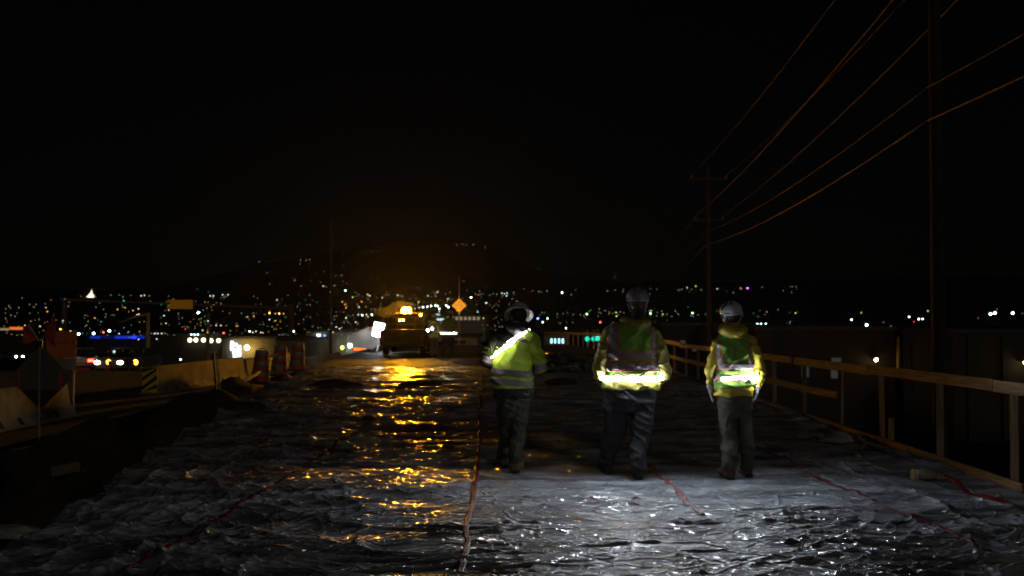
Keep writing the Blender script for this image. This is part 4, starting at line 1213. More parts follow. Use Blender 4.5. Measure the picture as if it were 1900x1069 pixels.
# ------------------------------------------------------------------ the works vehicle the picture is taken from: only its bonnet edge shows
def build_bonnet():
    t = thing('parked_pickup', 'dark bonnet edge of the pickup at the bottom edge of the picture', 'truck', (0, 0.4, 0))
    paint = mat('bonnet_paint', (0.10, 0.075, 0.05), 0.35, (0.07, 0.05, 0.035), 3.0)
    nx, ny = 60, 30
    xs = np.linspace(-0.95, 0.95, nx); ys = np.linspace(0.5, 1.9, ny)
    X, Y = np.meshgrid(xs, ys)
    edge = 1.245 + 0.004 * np.cos(X * 3)
    crown = 0.018 * np.cos(np.clip((X + 0.17) / 0.5, -np.pi, np.pi) * 1.0)
    Z = 1.118 + crown - 0.10 * np.abs(X) ** 3 - 0.020 * (Y - 0.5) - 0.16 * sstep(1.55, 1.95, Y)
    o = obj('bonnet', grid_mesh('bonnet', X, Y, Z), paint, t); o.modifiers.new('sheet', 'SOLIDIFY').thickness = 0.02
    bm = bmesh.new(); box(bm, (0, 1.2, 0.72), (1.84, 1.3, 0.56), bev=0.08); obj('body', bm, paint, t)
    bm = bmesh.new(); box(bm, (0, 1.9, 0.55), (1.9, 0.2, 0.2), bev=0.04); obj('bumper', bm, M_GREY, t)
    bm = bmesh.new(); box(bm, (0, 1.86, 0.85), (1.0, 0.06, 0.26), bev=0.01); obj('grille', bm, M_BLACK, t)
    for s in (-1, 1):
        wheel(t, (s * 0.84, 1.2, 0.38), 0.38, 0.24)
        bm = bmesh.new(); box(bm, (s * 0.72, 1.85, 0.86), (0.32, 0.08, 0.22), bev=0.02); obj('headlight', bm, mat('lamp_glass', (0.3, 0.3, 0.3), 0.1), t)
build_bonnet()
# ------------------------------------------------------------------ people
M_SKIN = mat('skin', (0.42, 0.24, 0.17), 0.55, (0.36, 0.20, 0.14), 20)
M_HAIR = mat('dark_hair', (0.018, 0.013, 0.010), 0.7, bump=0.8, bscale=120)
M_LIME = mat('lime_fabric', (0.34, 0.52, 0.03), 0.75, (0.29, 0.45, 0.025), 5.0, bump=0.25, bscale=300)
M_MESHLIME = mat('lime_mesh_fabric', (0.15, 0.34, 0.03), 0.8, (0.12, 0.28, 0.025), 5.0, bump=0.25, bscale=300)
M_YELLOW = mat('yellow_rain_fabric', (0.42, 0.34, 0.025), 0.5, (0.35, 0.28, 0.02), 5.0, bump=0.2, bscale=60)
M_OLIVE = mat('olive_yellow_fabric', (0.22, 0.20, 0.03), 0.6, (0.17, 0.155, 0.025), 5.0, bump=0.2, bscale=60)
M_SILVER = mat('reflective_tape', (0.17, 0.145, 0.16), 0.5, (0.14, 0.12, 0.135), 30.0, bump=0.2, bscale=400)
M_PINK = mat('orange_pink_trim', (0.42, 0.11, 0.06), 0.6, (0.35, 0.09, 0.05), 8.0)
M_BLACKCLOTH = mat('black_cloth', (0.016, 0.016, 0.018), 0.85, (0.010, 0.010, 0.011), 8.0, bump=0.3, bscale=200)
M_OLIVEPANT = mat('olive_trousers', (0.050, 0.058, 0.036), 0.85, (0.036, 0.042, 0.027), 6.0, bump=0.3, bscale=200)
M_NAVYPANT = mat('navy_trousers', (0.022, 0.025, 0.034), 0.85, (0.015, 0.017, 0.024), 6.0, bump=0.3, bscale=200)
M_BOOT = mat('brown_boot', (0.085, 0.052, 0.030), 0.7, (0.05, 0.032, 0.02), 12.0, bump=0.4, bscale=80)
M_TANBOOT = mat('tan_boot', (0.20, 0.15, 0.09), 0.7, (0.13, 0.095, 0.06), 12.0, bump=0.4, bscale=80)
M_BLACKBOOT = mat('black_boot', (0.015, 0.015, 0.016), 0.6, bump=0.4, bscale=80)
M_GLOVE = mat('grey_glove', (0.30, 0.30, 0.31), 0.7, (0.16, 0.16, 0.17), 18.0)
M_HELMET = mat('helmet_grey', (0.15, 0.155, 0.175), 0.45, (0.12, 0.124, 0.14), 6.0)
M_HELMETW = mat('helmet_white', (0.36, 0.37, 0.41), 0.4, (0.31, 0.32, 0.35), 6.0)
M_STRAP = mat('strap_grey', (0.35, 0.33, 0.34), 0.7)
LED = 300.0
LED_WHITE = glow('led_white', (0.86, 0.92, 1.0), LED)
LED_PINK = glow('led_sash', (1.0, 0.90, 0.86), LED * 0.38)

def cloth(seed, amp=0.008):
    def f(x, y, z):
        w = 0.06 * noise3(x * 6, y * 6, z * 6, seed)
        a = ridge(noise3(x * 5 + w * 9, y * 5, z * 13 + x * 6, seed + 1), 2)
        b = ridge(noise3(x * 9 - z * 4, y * 9, z * 7 + w * 12, seed + 2), 3)
        c = noise3(x * 3.2, y * 3.2, z * 3.2, seed + 3)
        return amp * (1.0 * a + 0.8 * b + 0.9 * c - 0.9)
    return f

def hand(bm, wrist, d, n, s, curl=0.45, fat=0.0):
    """palm from the wrist along d, fingers bending towards n, thumb on side s"""
    wrist, d, n, s = Vector(wrist), Vector(d).normalized(), Vector(n).normalized(), Vector(s).normalized()
    n = (n - d * n.dot(d)).normalized(); s = d.cross(n) * (1 if d.cross(n).dot(s) > 0 else -1)
    for k, (off, ln) in enumerate(((0.030, 0.90), (0.010, 1.0), (-0.010, 0.94), (-0.029, 0.76))):
        base = wrist + d * (0.090 - 0.006 * abs(k - 1)) + s * off
        tube(bm, [wrist + s * off * 0.6, wrist + d * 0.05 + s * off, base], [0.016 + fat, 0.016 + fat, 0.0125 + fat], 10)
        p, a, pts = base - d * 0.01, 0.15, [base - d * 0.01]
        for seg in (0.045, 0.028, 0.024):
            v = (d * math.cos(a) + n * math.sin(a) + s * off * 1.2).normalized()
            p = p + v * seg * ln; pts.append(p); a += curl
        tube(bm, pts, [0.0105 + fat, 0.0095 + fat, 0.0088 + fat, 0.0065 + fat], 10)
    b = wrist + d * 0.028 + s * 0.020
    tube(bm, [b, b + (d * 0.6 + s * 0.75 + n * 0.2) * 0.036, b + (d * 0.75 + s * 0.62 + n * 0.4) * 0.066, b + (d * 0.9 + s * 0.55 + n * 0.5) * 0.088], [0.015 + fat, 0.0125 + fat, 0.0105 + fat, 0.0075 + fat], 10)

def limb(bm, pts, rad, seg=18, sub=4):
    """smooth tapering limb through joints"""
    pts = [Vector(p) for p in pts]
    P, Q = [], []
    for i in range(len(pts) - 1):
        p0, p1, p2, p3 = pts[max(i - 1, 0)], pts[i], pts[i + 1], pts[min(i + 2, len(pts) - 1)]
        for k in range(sub):
            t = k / sub
            c = 0.5 * ((2 * p1) + (p2 - p0) * t + (2 * p0 - 5 * p1 + 4 * p2 - p3) * t * t + (3 * p1 - p0 - 3 * p2 + p3) * t ** 3)
            P.append(c.lerp(p1.lerp(p2, t), 0.5)); Q.append(rad[i] + (rad[i + 1] - rad[i]) * t)
    P.append(pts[-1]); Q.append(rad[-1])
    tube(bm, P, Q, seg)

def head_shape(bm, c, R3):
    """cranium, jaw, nose, ears and brow; local +y is the face"""
    def b(p, r): ball(bm, Vector(c) + R3 @ Vector(p), r, 20, 14, R3.to_4x4())
    b((0, -0.01, 0.03), (0.077, 0.098, 0.095)); b((0, 0.025, -0.045), (0.060, 0.070, 0.072)); b((0, 0.055, -0.090), (0.032, 0.032, 0.028))
    b((0, 0.098, -0.025), (0.013, 0.020, 0.026)); b((0, 0.085, 0.012), (0.045, 0.016, 0.012)); b((0, 0.088, -0.066), (0.025, 0.012, 0.012))
    for s in (-1, 1): b((s * 0.079, -0.004, -0.018), (0.010, 0.020, 0.033)); b((s * 0.045, 0.06, -0.03), (0.025, 0.025, 0.028))

def person(label, feet, depth_px, spec):
    f0, f1 = feet
    org = Vector(((f0[0] + f1[0]) / 2, (f0[1] + f1[1]) / 2, 0))
    s = org.y / FPX
    def L(px, py, y=0.0): return Vector(((px - 950) * s - org.x, y, CAM_Z - (py - HORIZON) * s))
    t = thing('person', label, 'person', org, group='crew walking on the deck')
    fl = [Vector((f[0] - org.x, f[1] - org.y, 0)) for f in feet]
    rings = []
    for (py, x0, x1, ry, cy) in spec['torso']:
        a, b = L(x0, py), L(x1, py)
        rings.append((a.z, (a.x + b.x) / 2, cy, (b.x - a.x) / 2, ry))
    rings.sort()
    arms = [[L(*q) for q in a] for a in spec['arms']]
    legs = []
    for i, lg in enumerate(spec['legs']):
        hip, knee, ank = (L(*q) for q in lg)
        fy = fl[i].y
        knee.y += fy * 0.45; ank = Vector((fl[i].x, fy - 0.03, 0.11))
        legs.append([hip, knee, ank])
    hc = L(*spec['head']); R3 = Matrix.Rotation(spec['turn'], 3, 'Z') @ Matrix.Rotation(spec['roll'], 3, 'Y') @ Matrix.Rotation(-spec['nod'], 3, 'X')
    # body: one continuous surface under the clothes
    bm = bmesh.new()
    loft(bm, [(z, cx, cy, rx * 0.80, ry * 0.76) for (z, cx, cy, rx, ry) in rings])
    for i in (0, 1):
        limb(bm, arms[i], [spec['arm_r'][0] * 0.60, spec['arm_r'][1] * 0.58, 0.030])
        d = (arms[i][2] - arms[i][1]).normalized()
        side = Vector((1 if i == 0 else -1, 0, 0))
        hand(bm, arms[i][2] - d * 0.01, d, side, Vector((0, 1, 0)), spec.get('curl', 0.45))
        limb(bm, [legs[i][0] + Vector((0, 0, 0.04)), legs[i][1], legs[i][2]], [spec['leg_r'][0] * 0.66, spec['leg_r'][1] * 0.62, spec['leg_r'][2] * 0.55])
        tube(bm, [legs[i][2] + Vector((0, -0.02, -0.04)), legs[i][2] + Vector((0, 0.10, -0.07)), legs[i][2] + Vector((0, 0.16, -0.08))], [0.038, 0.035, 0.024], 12)
    top = rings[-1]
    tube(bm, [(top[1], top[2], top[0] - 0.08), (top[1], top[2], top[0]), hc + R3 @ Vector((0, -0.02, -0.06))], [0.07, 0.058, 0.056], 14)
    head_shape(bm, hc, R3)
    obj('body', remesh(bm, 0.0085, 3), M_SKIN, t)
    for sx in (-1, 1):
        bm = bmesh.new(); ball(bm, hc + R3 @ Vector((sx * 0.032, 0.083, -0.006)), 0.011, 10, 8); obj('eye', bm, mat('eye_white', (0.7, 0.68, 0.65), 0.2), t, smooth=True)
    bm = bmesh.new(); ball(bm, hc + R3 @ Vector((0, 0.099, -0.068)), (0.022, 0.004, 0.005), 12, 6, R3.to_4x4()); obj('mouth', bm, mat('lips', (0.25, 0.09, 0.08), 0.5), t, smooth=True)
    bm = bmesh.new(); ball(bm, hc + R3 @ Vector((0, -0.022, 0.022)), (0.084, 0.096, 0.098), 24, 16, R3.to_4x4())
    bmesh.ops.bisect_plane(bm, geom=bm.verts[:] + bm.edges[:] + bm.faces[:], plane_co=hc + R3 @ Vector((0, 0.03, 0.02)), plane_no=R3 @ Vector((0, 0.8, -0.1)), clear_outer=True)
    obj('hair', bm, M_HAIR, t, smooth=True)
    # trousers
    bm = bmesh.new()
    hz = rings[0][0]
    loft(bm, [(hz - 0.22, rings[0][1], rings[0][2], rings[0][3] * 0.60, rings[0][4] * 0.7), (hz - 0.12, rings[0][1], rings[0][2], rings[0][3] * 0.84, rings[0][4] * 0.92), (hz + 0.02, rings[0][1], rings[0][2], rings[0][3] * 0.90, rings[0][4] * 0.95), (hz + 0.15, rings[0][1], rings[0][2], rings[0][3] * 0.85, rings[0][4] * 0.9)])
    r = spec['leg_r']
    for i in (0, 1):
        h, k, a = legs[i]
        limb(bm, [h + Vector((0, 0, 0.05)), k, a + Vector((0, 0.0, 0.09)), a + Vector((0, 0.005, -0.015))], [r[0], r[1], r[2], r[2] * 1.12], 20)
    me = remesh(bm, 0.011, 5)
    displace(me, cloth(spec['seed'] + 10, 0.017))
    obj('trousers', me, spec['pant_mat'], t)
    # boots
    for i in (0, 1):
        a = legs[i][2]
        toe = 0.06 * (1 if i == 1 else -1)
        bm = bmesh.new()
        tube(bm, [(a.x, a.y, 0.19), (a.x, a.y, 0.14), (a.x, a.y + 0.01, 0.06), (a.x, a.y + 0.02, 0.03)], [0.050, 0.055, 0.060, 0.058], 16)
        tube(bm, [(a.x, a.y - 0.055, 0.055), (a.x + toe * .3, a.y + 0.06, 0.062), (a.x + toe * .7, a.y + 0.15, 0.055), (a.x + toe, a.y + 0.215, 0.045)], [(0.040, 0.045), (0.050, 0.052), (0.053, 0.046), (0.030, 0.026)], 16)
        b = obj('boot', displace(remesh(bm, 0.009, 4), cloth(spec['seed'] + 20 + i, 0.003)), spec['boot_mat'], t)
        bm = bmesh.new(); prism(bm, [(a.x - 0.046, 0.004), (a.x + 0.046, 0.004), (a.x + 0.05, 0.032), (a.x - 0.05, 0.032)], a.y - 0.10, a.y + 0.22)
        bmesh.ops.bevel(bm, geom=bm.edges[:], offset=0.012, segments=2, affect='EDGES'); obj('sole', bm, M_RUBBER, b)
    # jacket trunk and sleeves
    bm = bmesh.new(); loft(bm, rings)
    trunk = displace(remesh(bm, 0.011, 6), cloth(spec['seed'], 0.015))
    obj('jacket', trunk.copy(), spec['jacket_mat'], t)
    sleeves = []
    for i in (0, 1):
        bm = bmesh.new()
        sh, el, wr = arms[i]
        inn = sh + (Vector((rings[-3][1], sh.y, sh.z + 0.01)) - sh) * 0.45
        d = (wr - el).normalized()
        limb(bm, [inn, sh, el, wr - d * 0.02], [spec['arm_r'][0] * 0.95, spec['arm_r'][0], spec['arm_r'][1], spec['arm_r'][2]], 20)
        me = displace(remesh(bm, 0.0105, 5), cloth(spec['seed'] + 30 + i, 0.018))
        sleeves.append(me)
        obj('sleeve', me.copy(), spec['sleeve_mat'], t)
        bm = bmesh.new(); hand(bm, wr - d * 0.03, d, Vector((1 if i == 0 else -1, 0, 0)), Vector((0, 1, 0)), spec.get('curl', 0.45), 0.004)
        tube(bm, [wr - d * 0.06, wr - d * 0.01], [0.045, 0.038], 14)
        obj('glove', remesh(bm, 0.006, 2), spec['glove_mat'], t)
    return dict(root=t, L=L, rings=rings, trunk=trunk, sleeves=sleeves, hc=hc, R3=R3, arms=arms, org=org)

def lamp_tape(t, me, planes, m, off=0.024, th=0.002):
    """glowing tape on a dark carrier"""
    lamp = obj('lamp_belt', strip(me, planes, off, th), m, t)
    obj('carrier', strip(me, planes, 0.004, off - 0.005), M_BLACKCLOTH, lamp)
    return lamp

def zband(z0, z1): return [((0, 0, z1), (0, 0, 1)), ((0, 0, z0), (0, 0, -1))]
def xband(x0, x1): return [((x1, 0, 0), (1, 0, 0)), ((x0, 0, 0), (-1, 0, 0))]
BACK = [((0, 0.03, 0), (0, 1, 0))]

def climbing_helmet(w, m, scale=1.0, tilt=0.0, roll=0.0):
    t = w['root']
    R4 = (w['R3'] @ Matrix.Rotation(tilt, 3, 'X') @ Matrix.Rotation(roll, 3, 'Y')).to_4x4()
    M = Matrix.Translation(w['hc'] + w['R3'] @ Vector((0, -0.005, 0.05))) @ R4 @ Matrix.Scale(scale, 4)
    bm = bmesh.new(); nr, ns = 14, 40
    rows = []
    for i in range(nr):
        a = i / (nr - 1) * (math.pi / 2 + 0.25)
        row = []
        for k in range(ns):
            b = 2 * math.pi * k / ns
            sx, sy = math.cos(b), math.sin(b)
            rr = math.sin(a)
            lobe = 1 + 0.035 * math.cos(6 * b) * math.sin(a) ** 2            # moulded ridges
            row.append(bm.verts.new(((0.112 * lobe) * rr * sx, (0.140 * lobe) * rr * sy, 0.112 * math.cos(a) * (1.0 if a < math.pi / 2 else (1.9 if sy < 0 else 1.0)))))
        rows.append(row)
    for r0, r1 in zip(rows, rows[1:]):
        for k in range(ns): bm.faces.new((r0[k], r0[(k + 1) % ns], r1[(k + 1) % ns], r1[k]))
    bmesh.ops.remove_doubles(bm, verts=bm.verts, dist=1e-4)
    bm.transform(M)
    h = obj('helmet', bm, m, t, smooth=True); h.modifiers.new('shell', 'SOLIDIFY').thickness = 0.006
    for (b, a, ln, wd) in ((3.55, 0.95, 0.040, 0.016), (5.87, 0.95, 0.040, 0.016), (3.25, 1.25, 0.034, 0.013), (6.17, 1.25, 0.034, 0.013), (4.25, 0.75, 0.034, 0.010), (5.17, 0.75, 0.034, 0.010), (0.5, 0.95, 0.036, 0.014), (2.64, 0.95, 0.036, 0.014)):
        c = Vector((0.116 * math.sin(a) * math.cos(b), 0.144 * math.sin(a) * math.sin(b), 0.115 * math.cos(a)))
        q = c.normalized().to_track_quat('Z', 'Y').to_matrix().to_4x4()
        bm = bmesh.new(); ball(bm, (0, 0, 0), (wd, ln, 0.006), 14, 8)
        bm.transform(M @ Matrix.Translation(c) @ q @ Matrix.Rotation(0.5 * math.cos(b), 4, 'Z')); obj('vent', bm, M_BLACK, h, smooth=True)
    bm = bmesh.new(); tube(bm, [M @ Vector((0.105 * math.cos(u), 0.132 * math.sin(u), -0.030 + 0.006 * math.sin(u))) for u in np.linspace(math.pi * 1.02, math.pi * 1.98, 20)], 0.011, 8); obj('rear_band', bm, m, h, smooth=True)
    for s in (-1, 1):
        bm = bmesh.new()
        tube(bm, [M @ Vector((s * 0.098, -0.055, -0.01)), M @ Vector((s * 0.092, -0.02, -0.085)), M @ Vector((s * 0.070, 0.03, -0.145)), M @ Vector((0, 0.065, -0.170))], [(0.009, 0.004)] * 4, 8)
        tube(bm, [M @ Vector((s * 0.100, 0.05, -0.01)), M @ Vector((s * 0.088, 0.01, -0.09))], [(0.009, 0.004)] * 2, 8)
        obj('chin_strap', bm, M_STRAP, h)
    return h

def hood(w, m, cx, z, y, rx, ry, seed):
    """hood lying folded on the upper back"""
    bm = bmesh.new()
    pts = [(cx + rx * math.cos(a), y + ry * math.sin(a), z + 0.035 * math.cos(a) ** 2 + 0.05 * max(0, math.sin(a))) for a in np.linspace(0, 2 * math.pi, 20)]
    tube(bm, pts, [0.045 + 0.022 * max(0, -math.sin(a)) for a in np.linspace(0, 2 * math.pi, 20)], 12)
    ball(bm, (cx, y - ry * 0.75, z - 0.035), (rx * 0.9, 0.055, 0.075), 18, 12)
    obj('hood', displace(remesh(bm, 0.010, 6), cloth(seed, 0.010)), m, w['root'])

# first worker: hard hat bent forward, diagonal lamp sash
W1 = person('worker in lime short-sleeved jacket with a glowing diagonal sash, hard hat bent forward', FEET[0:2], 0, dict(
    torso=[(738, 916, 990, 0.150, 0.0), (722, 913, 993, 0.165, 0.0), (690, 913, 991, 0.165, 0.0), (655, 915, 990, 0.160, 0.01), (632, 917, 989, 0.145, 0.02), (620, 928, 983, 0.110, 0.03), (611, 940, 976, 0.075, 0.04), (604, 946, 972, 0.060, 0.05)],
    arms=[[(919, 634), (906, 672, 0.02), (921, 676, 0.27)], [(985, 631), (1003, 686, 0.01), (983, 676, 0.27)]],
    legs=[[(935, 742), (940, 806), (936, 860)], [(971, 742), (962, 806), (956, 866)]],
    head=(962, 591, 0.085), turn=0.25, roll=0.20, nod=0.62, leg_r=(0.108, 0.086, 0.074), arm_r=(0.082, 0.078, 0.05),
    pant_mat=M_OLIVEPANT, boot_mat=M_TANBOOT, jacket_mat=M_LIME, sleeve_mat=M_BLACKCLOTH, glove_mat=M_BLACKCLOTH, seed=100))
t, L = W1['root'], W1['L']
# upper sleeves, one lime and one black, with tape rings over the dark under-layer
for i in (0, 1):
    sh, el, wr = W1['arms'][i]
    d = (el - sh).normalized()
    end = el + d * 0.02
    o = obj('upper_sleeve', strip(W1['sleeves'][i], [(end, d), (sh + d * 0.06 - d * 0.3, -d)], 0.010, 0.004), M_LIME if i == 1 else M_BLACKCLOTH, t)
    obj('tape_ring', strip(W1['sleeves'][i], [(end - d * 0.015, d), (end - d * 0.085, -d)], 0.015, 0.003), M_SILVER, t)
for (y0, y1) in ((697, 685), (714, 703)):
    a, b = L(950, y0).z, L(950, y1).z
    n = Vector((0.09, 0, 1)).normalized()
    obj('tape_band', strip(W1['trunk'], [(L(952, y1), n), (L(952, y0), -n)], 0.006, 0.003), M_SILVER, t)
obj('hem', strip(W1['trunk'], zband(L(950, 745).z, L(950, 719).z), 0.004, 0.003), M_BLACKCLOTH, t)
pa, pb = L(986, 614), L(912, 672)
dv = (pa - pb).normalized(); sn = Vector((-dv.z, 0, dv.x)).normalized()
mid = (pa + pb) / 2 + sn * 0.035
obj('upper_back_panel', strip(W1['trunk'], [(mid - sn * 0.01, -sn)], 0.007, 0.003), M_BLACKCLOTH, t)  # black panel from the sash line upwards
bow = bmesh.new()
obj('shoulder_band', strip(W1['trunk'], [(L(960, 622), (0.25, 0, 1)), (L(960, 632), (-0.25, 0, -1)), (mid - sn * 0.03, sn)] + BACK, 0.009, 0.003), M_SILVER, t)
lamp_tape(t, W1['trunk'], [(mid + sn * 0.017, sn), (mid - sn * 0.017, -sn)] + [((0, 0.06, 0), (0, 1, 0))], LED_PINK, 0.024, 0.0018)
# loose lime strap ends and the lamp's battery knot at the elbow
q = L(913, 660, -0.17)
bm = bmesh.new(); ball(bm, q, (0.013, 0.012, 0.018), 14, 10); obj('lamp_knot', bm, LED_PINK, t, smooth=True)
for k, (dx, dz) in enumerate(((-0.06, 0.10), (-0.015, 0.12), (0.05, 0.10), (-0.09, 0.05), (0.07, 0.085))):
    bm = bmesh.new(); tube(bm, [q + Vector((0, -0.01, 0)), q + Vector((dx * 0.6, -0.03, dz * 0.75)), q + Vector((dx, -0.025, dz)), q + Vector((dx * 1.2, -0.01, dz * 0.8))], [(0.010, 0.003)] * 4, 8); obj('strap_end', bm, M_LIME, t, smooth=True)
hood(W1, M_BLACKCLOTH, L(960, 605).x, L(960, 610).z, 0.02, 0.09, 0.08, 160)
# full-brim hard hat
R4 = (W1['R3'] @ Matrix.Rotation(0.05, 3, 'X')).to_4x4()
M = Matrix.Translation(W1['hc'] + W1['R3'] @ Vector((0, -0.01, 0.045))) @ R4
bm = bmesh.new(); rows = []
prof = [(0.0, 0.125), (0.04, 0.122), (0.08, 0.105), (0.106, 0.07), (0.114, 0.02), (0.117, 0.0), (0.135, -0.006), (0.152, -0.014), (0.156, -0.012)]
for (r, z) in prof:
    rows.append([bm.verts.new(M @ Vector(((r + 1e-3) * math.cos(a), (r + 1e-3) * 1.14 * math.sin(a), z + 0.008 * math.cos(2 * a) * (r > 0.13)))) for a in np.linspace(0, 2 * math.pi, 41)[:-1]])
for r0, r1 in zip(rows, rows[1:]):
    for k in range(40): bm.faces.new((r0[k], r0[(k + 1) % 40], r1[(k + 1) % 40], r1[k]))
bm.faces.new(rows[0])
h = obj('hard_hat', bm, M_HELMETW, t, smooth=True); h.modifiers.new('shell', 'SOLIDIFY').thickness = 0.004
for k in (-1, 0, 1):
    bm = bmesh.new(); tube(bm, [M @ Vector((k * 0.035, 0.118 * math.cos(a), 0.002 + 0.128 * math.sin(a))) for a in np.linspace(0.35, math.pi - 0.35, 14)], [(0.006, 0.004)] * 14, 6); obj('crown_rib', bm, M_HELMETW, h, smooth=True)

# second worker: heavy build, hands in the front pockets, lamp belt
W2 = person('heavy worker in lime vest over olive jacket with a glowing white belt, hands in pockets', FEET[2:4], 0, dict(
    torso=[(722, 1113, 1223, 0.200, 0.0), (705, 1115, 1223, 0.215, 0.0), (680, 1118, 1221, 0.215, 0.0), (650, 1121, 1219, 0.200, 0.0), (625, 1124, 1218, 0.180, 0.01), (608, 1134, 1212, 0.145, 0.02), (597, 1152, 1204, 0.105, 0.03), (588, 1165, 1198, 0.075, 0.04)],
    arms=[[(1130, 618), (1111, 684, -0.06), (1128, 716, 0.16)], [(1213, 618), (1230, 688, -0.06), (1213, 718, 0.16)]],
    legs=[[(1143, 738), (1141, 806), (1131, 862)], [(1193, 738), (1187, 806), (1184, 872)]],
    head=(1184, 560, 0.05), turn=-0.1, roll=0.03, nod=0.05, leg_r=(0.148, 0.112, 0.086), arm_r=(0.090, 0.080, 0.06),
    pant_mat=M_NAVYPANT, boot_mat=M_BLACKBOOT, jacket_mat=M_OLIVE, sleeve_mat=M_OLIVE, glove_mat=M_BLACKCLOTH, seed=200))
t, L = W2['root'], W2['L']
obj('vest', strip(W2['trunk'], zband(L(0, 700).z, L(0, 603).z), 0.010, 0.003), M_MESHLIME, t)
for (x0, x1) in ((1127, 1147), (1203, 1219)):
    a, b = L(x0, 640).x, L(x1, 640).x
    obj('trim_band', strip(W2['trunk'], xband(a, b) + zband(L(0, 655).z, L(0, 601).z) + BACK, 0.014, 0.003), M_PINK, t)
    obj('tape_band', strip(W2['trunk'], xband(a + 0.018, b - 0.018) + zband(L(0, 655).z, L(0, 602).z) + BACK, 0.018, 0.002), M_SILVER, t)
for (y0, y1) in ((668, 650), (688, 671)):
    obj('trim_band', strip(W2['trunk'], zband(L(0, y0).z, L(0, y1).z), 0.0145, 0.003), M_PINK, t)
    obj('tape_band', strip(W2['trunk'], zband(L(0, y0 - 3.5).z, L(0, y1 + 3.5).z), 0.0185, 0.002), M_SILVER, t)
lamp_tape(t, W2['trunk'], zband(L(0, 704.3).z, L(0, 698.3).z) + [((0, 0.10, 0), (0, 1, 0))], LED_WHITE)
bm = bmesh.new()
pts = []
for u in np.linspace(0, 1, 26):
    p_ = L(1120 + 72 * u, 693 + 2.5 * math.sin(u * 17), 0); p_.y = -0.20 - 0.055 * math.sin(math.pi * u) ** 0.5; pts.append(p_)
tube(bm, pts, 0.007, 8); obj('cord', bm, M_PINK, t, smooth=True)
hood(W2, M_OLIVE, L(1181, 597).x, L(1181, 604).z, 0.02, 0.125, 0.10, 260)
bm = bmesh.new(); limb(bm, [L(1181, 596, -0.03), L(1183, 585, -0.02), L(1184, 575, 0.0)], [0.085, 0.078, 0.068]); obj('collar', displace(remesh(bm, 0.010, 4), cloth(270, 0.006)), M_BLACKCLOTH, t)
climbing_helmet(W2, M_HELMET, 1.02)

# third worker: slim, yellow rain jacket, lamp belt
W3 = person('slim worker in yellow rain jacket and lime vest with a bright belt, beside the fence', FEET[4:6], 0, dict(
    torso=[(735, 1324, 1397, 0.135, 0.0), (718, 1323, 1398, 0.145, 0.0), (695, 1326, 1396, 0.140, 0.0), (660, 1327, 1395, 0.140, 0.0), (640, 1327, 1395, 0.130, 0.01), (625, 1333, 1389, 0.110, 0.02), (616, 1344, 1378, 0.080, 0.03), (606, 1349, 1372, 0.060, 0.035)],
    arms=[[(1330, 634), (1315, 688, -0.03), (1318, 722, 0.03)], [(1392, 634), (1407, 688, -0.03), (1404, 724, 0.03)]],
    legs=[[(1345, 748), (1349, 815), (1352, 872)], [(1378, 748), (1383, 815), (1385, 870)]],
    head=(1358, 587, 0.035), turn=0.35, roll=-0.05, nod=0.1, leg_r=(0.094, 0.076, 0.068), arm_r=(0.066, 0.060, 0.048),
    pant_mat=M_OLIVEPANT, boot_mat=M_BOOT, jacket_mat=M_YELLOW, sleeve_mat=M_YELLOW, glove_mat=M_GLOVE, seed=300, curl=0.30))
t, L = W3['root'], W3['L']
obj('vest', strip(W3['trunk'], [((L(1360, 716)), (0.12, 0, -1))] + [((0, 0, L(0, 618).z), (0, 0, 1))], 0.010, 0.003), M_MESHLIME, t)
for (xa, xb, sl) in ((1326, 1335, 0.12), (1384, 1393, -0.12)):
    pl = [(L(xb, 640), (1, 0, sl)), (L(xa, 640), (-1, 0, -sl))] + zband(L(0, 680).z, L(0, 617).z) + BACK
    obj('trim_band', strip(W3['trunk'], pl, 0.014, 0.003), M_PINK, t)
    pl = [(L(xb - 2, 640), (1, 0, sl)), (L(xa + 2, 640), (-1, 0, -sl))] + zband(L(0, 680).z, L(0, 618).z) + BACK
    obj('tape_band', strip(W3['trunk'], pl, 0.018, 0.002), M_SILVER, t)
for (y0, y1) in ((685, 672), (706, 694)):
    obj('trim_band', strip(W3['trunk'], zband(L(0, y0).z, L(0, y1).z), 0.0145, 0.003), M_PINK, t)
    obj('tape_band', strip(W3['trunk'], zband(L(0, y0 - 2).z, L(0, y1 + 2).z), 0.0185, 0.002), M_SILVER, t)
for (xa, xb, ya, yb) in ((1335, 1361.5, 703, 699), (1363.5, 1400, 699, 702)):
    a, b = L(xa, ya), L(xb, yb)
    dv = (b - a).normalized(); nn = Vector((-dv.z, 0, dv.x)).normalized()
    lamp_tape(t, W3['trunk'], [(a + nn * 0.014, nn), (a - nn * 0.014, -nn)] + xband(a.x, b.x) + BACK, LED_WHITE, 0.030)
bm = bmesh.new(); ball(bm, L(1399, 701, -0.10), (0.016, 0.018, 0.022), 12, 8); obj('lamp_knot', bm, LED_WHITE, t, smooth=True)
q = L(1399, 701, -0.11)
for k, (dx, dz) in enumerate(((0.03, -0.09), (0.015, 0.07), (0.05, -0.05))):
    bm = bmesh.new(); tube(bm, [q, q + Vector((dx * 0.7, -0.03, dz * 0.6)), q + Vector((dx, -0.02, dz))], [(0.010, 0.003)] * 3, 8); obj('strap_end', bm, M_YELLOW, t, smooth=True)
hood(W3, M_YELLOW, L(1360, 612).x, L(1360, 618).z, 0.01, 0.105, 0.085, 360)
climbing_helmet(W3, M_HELMETW, 0.98, 0.0, 0.0)

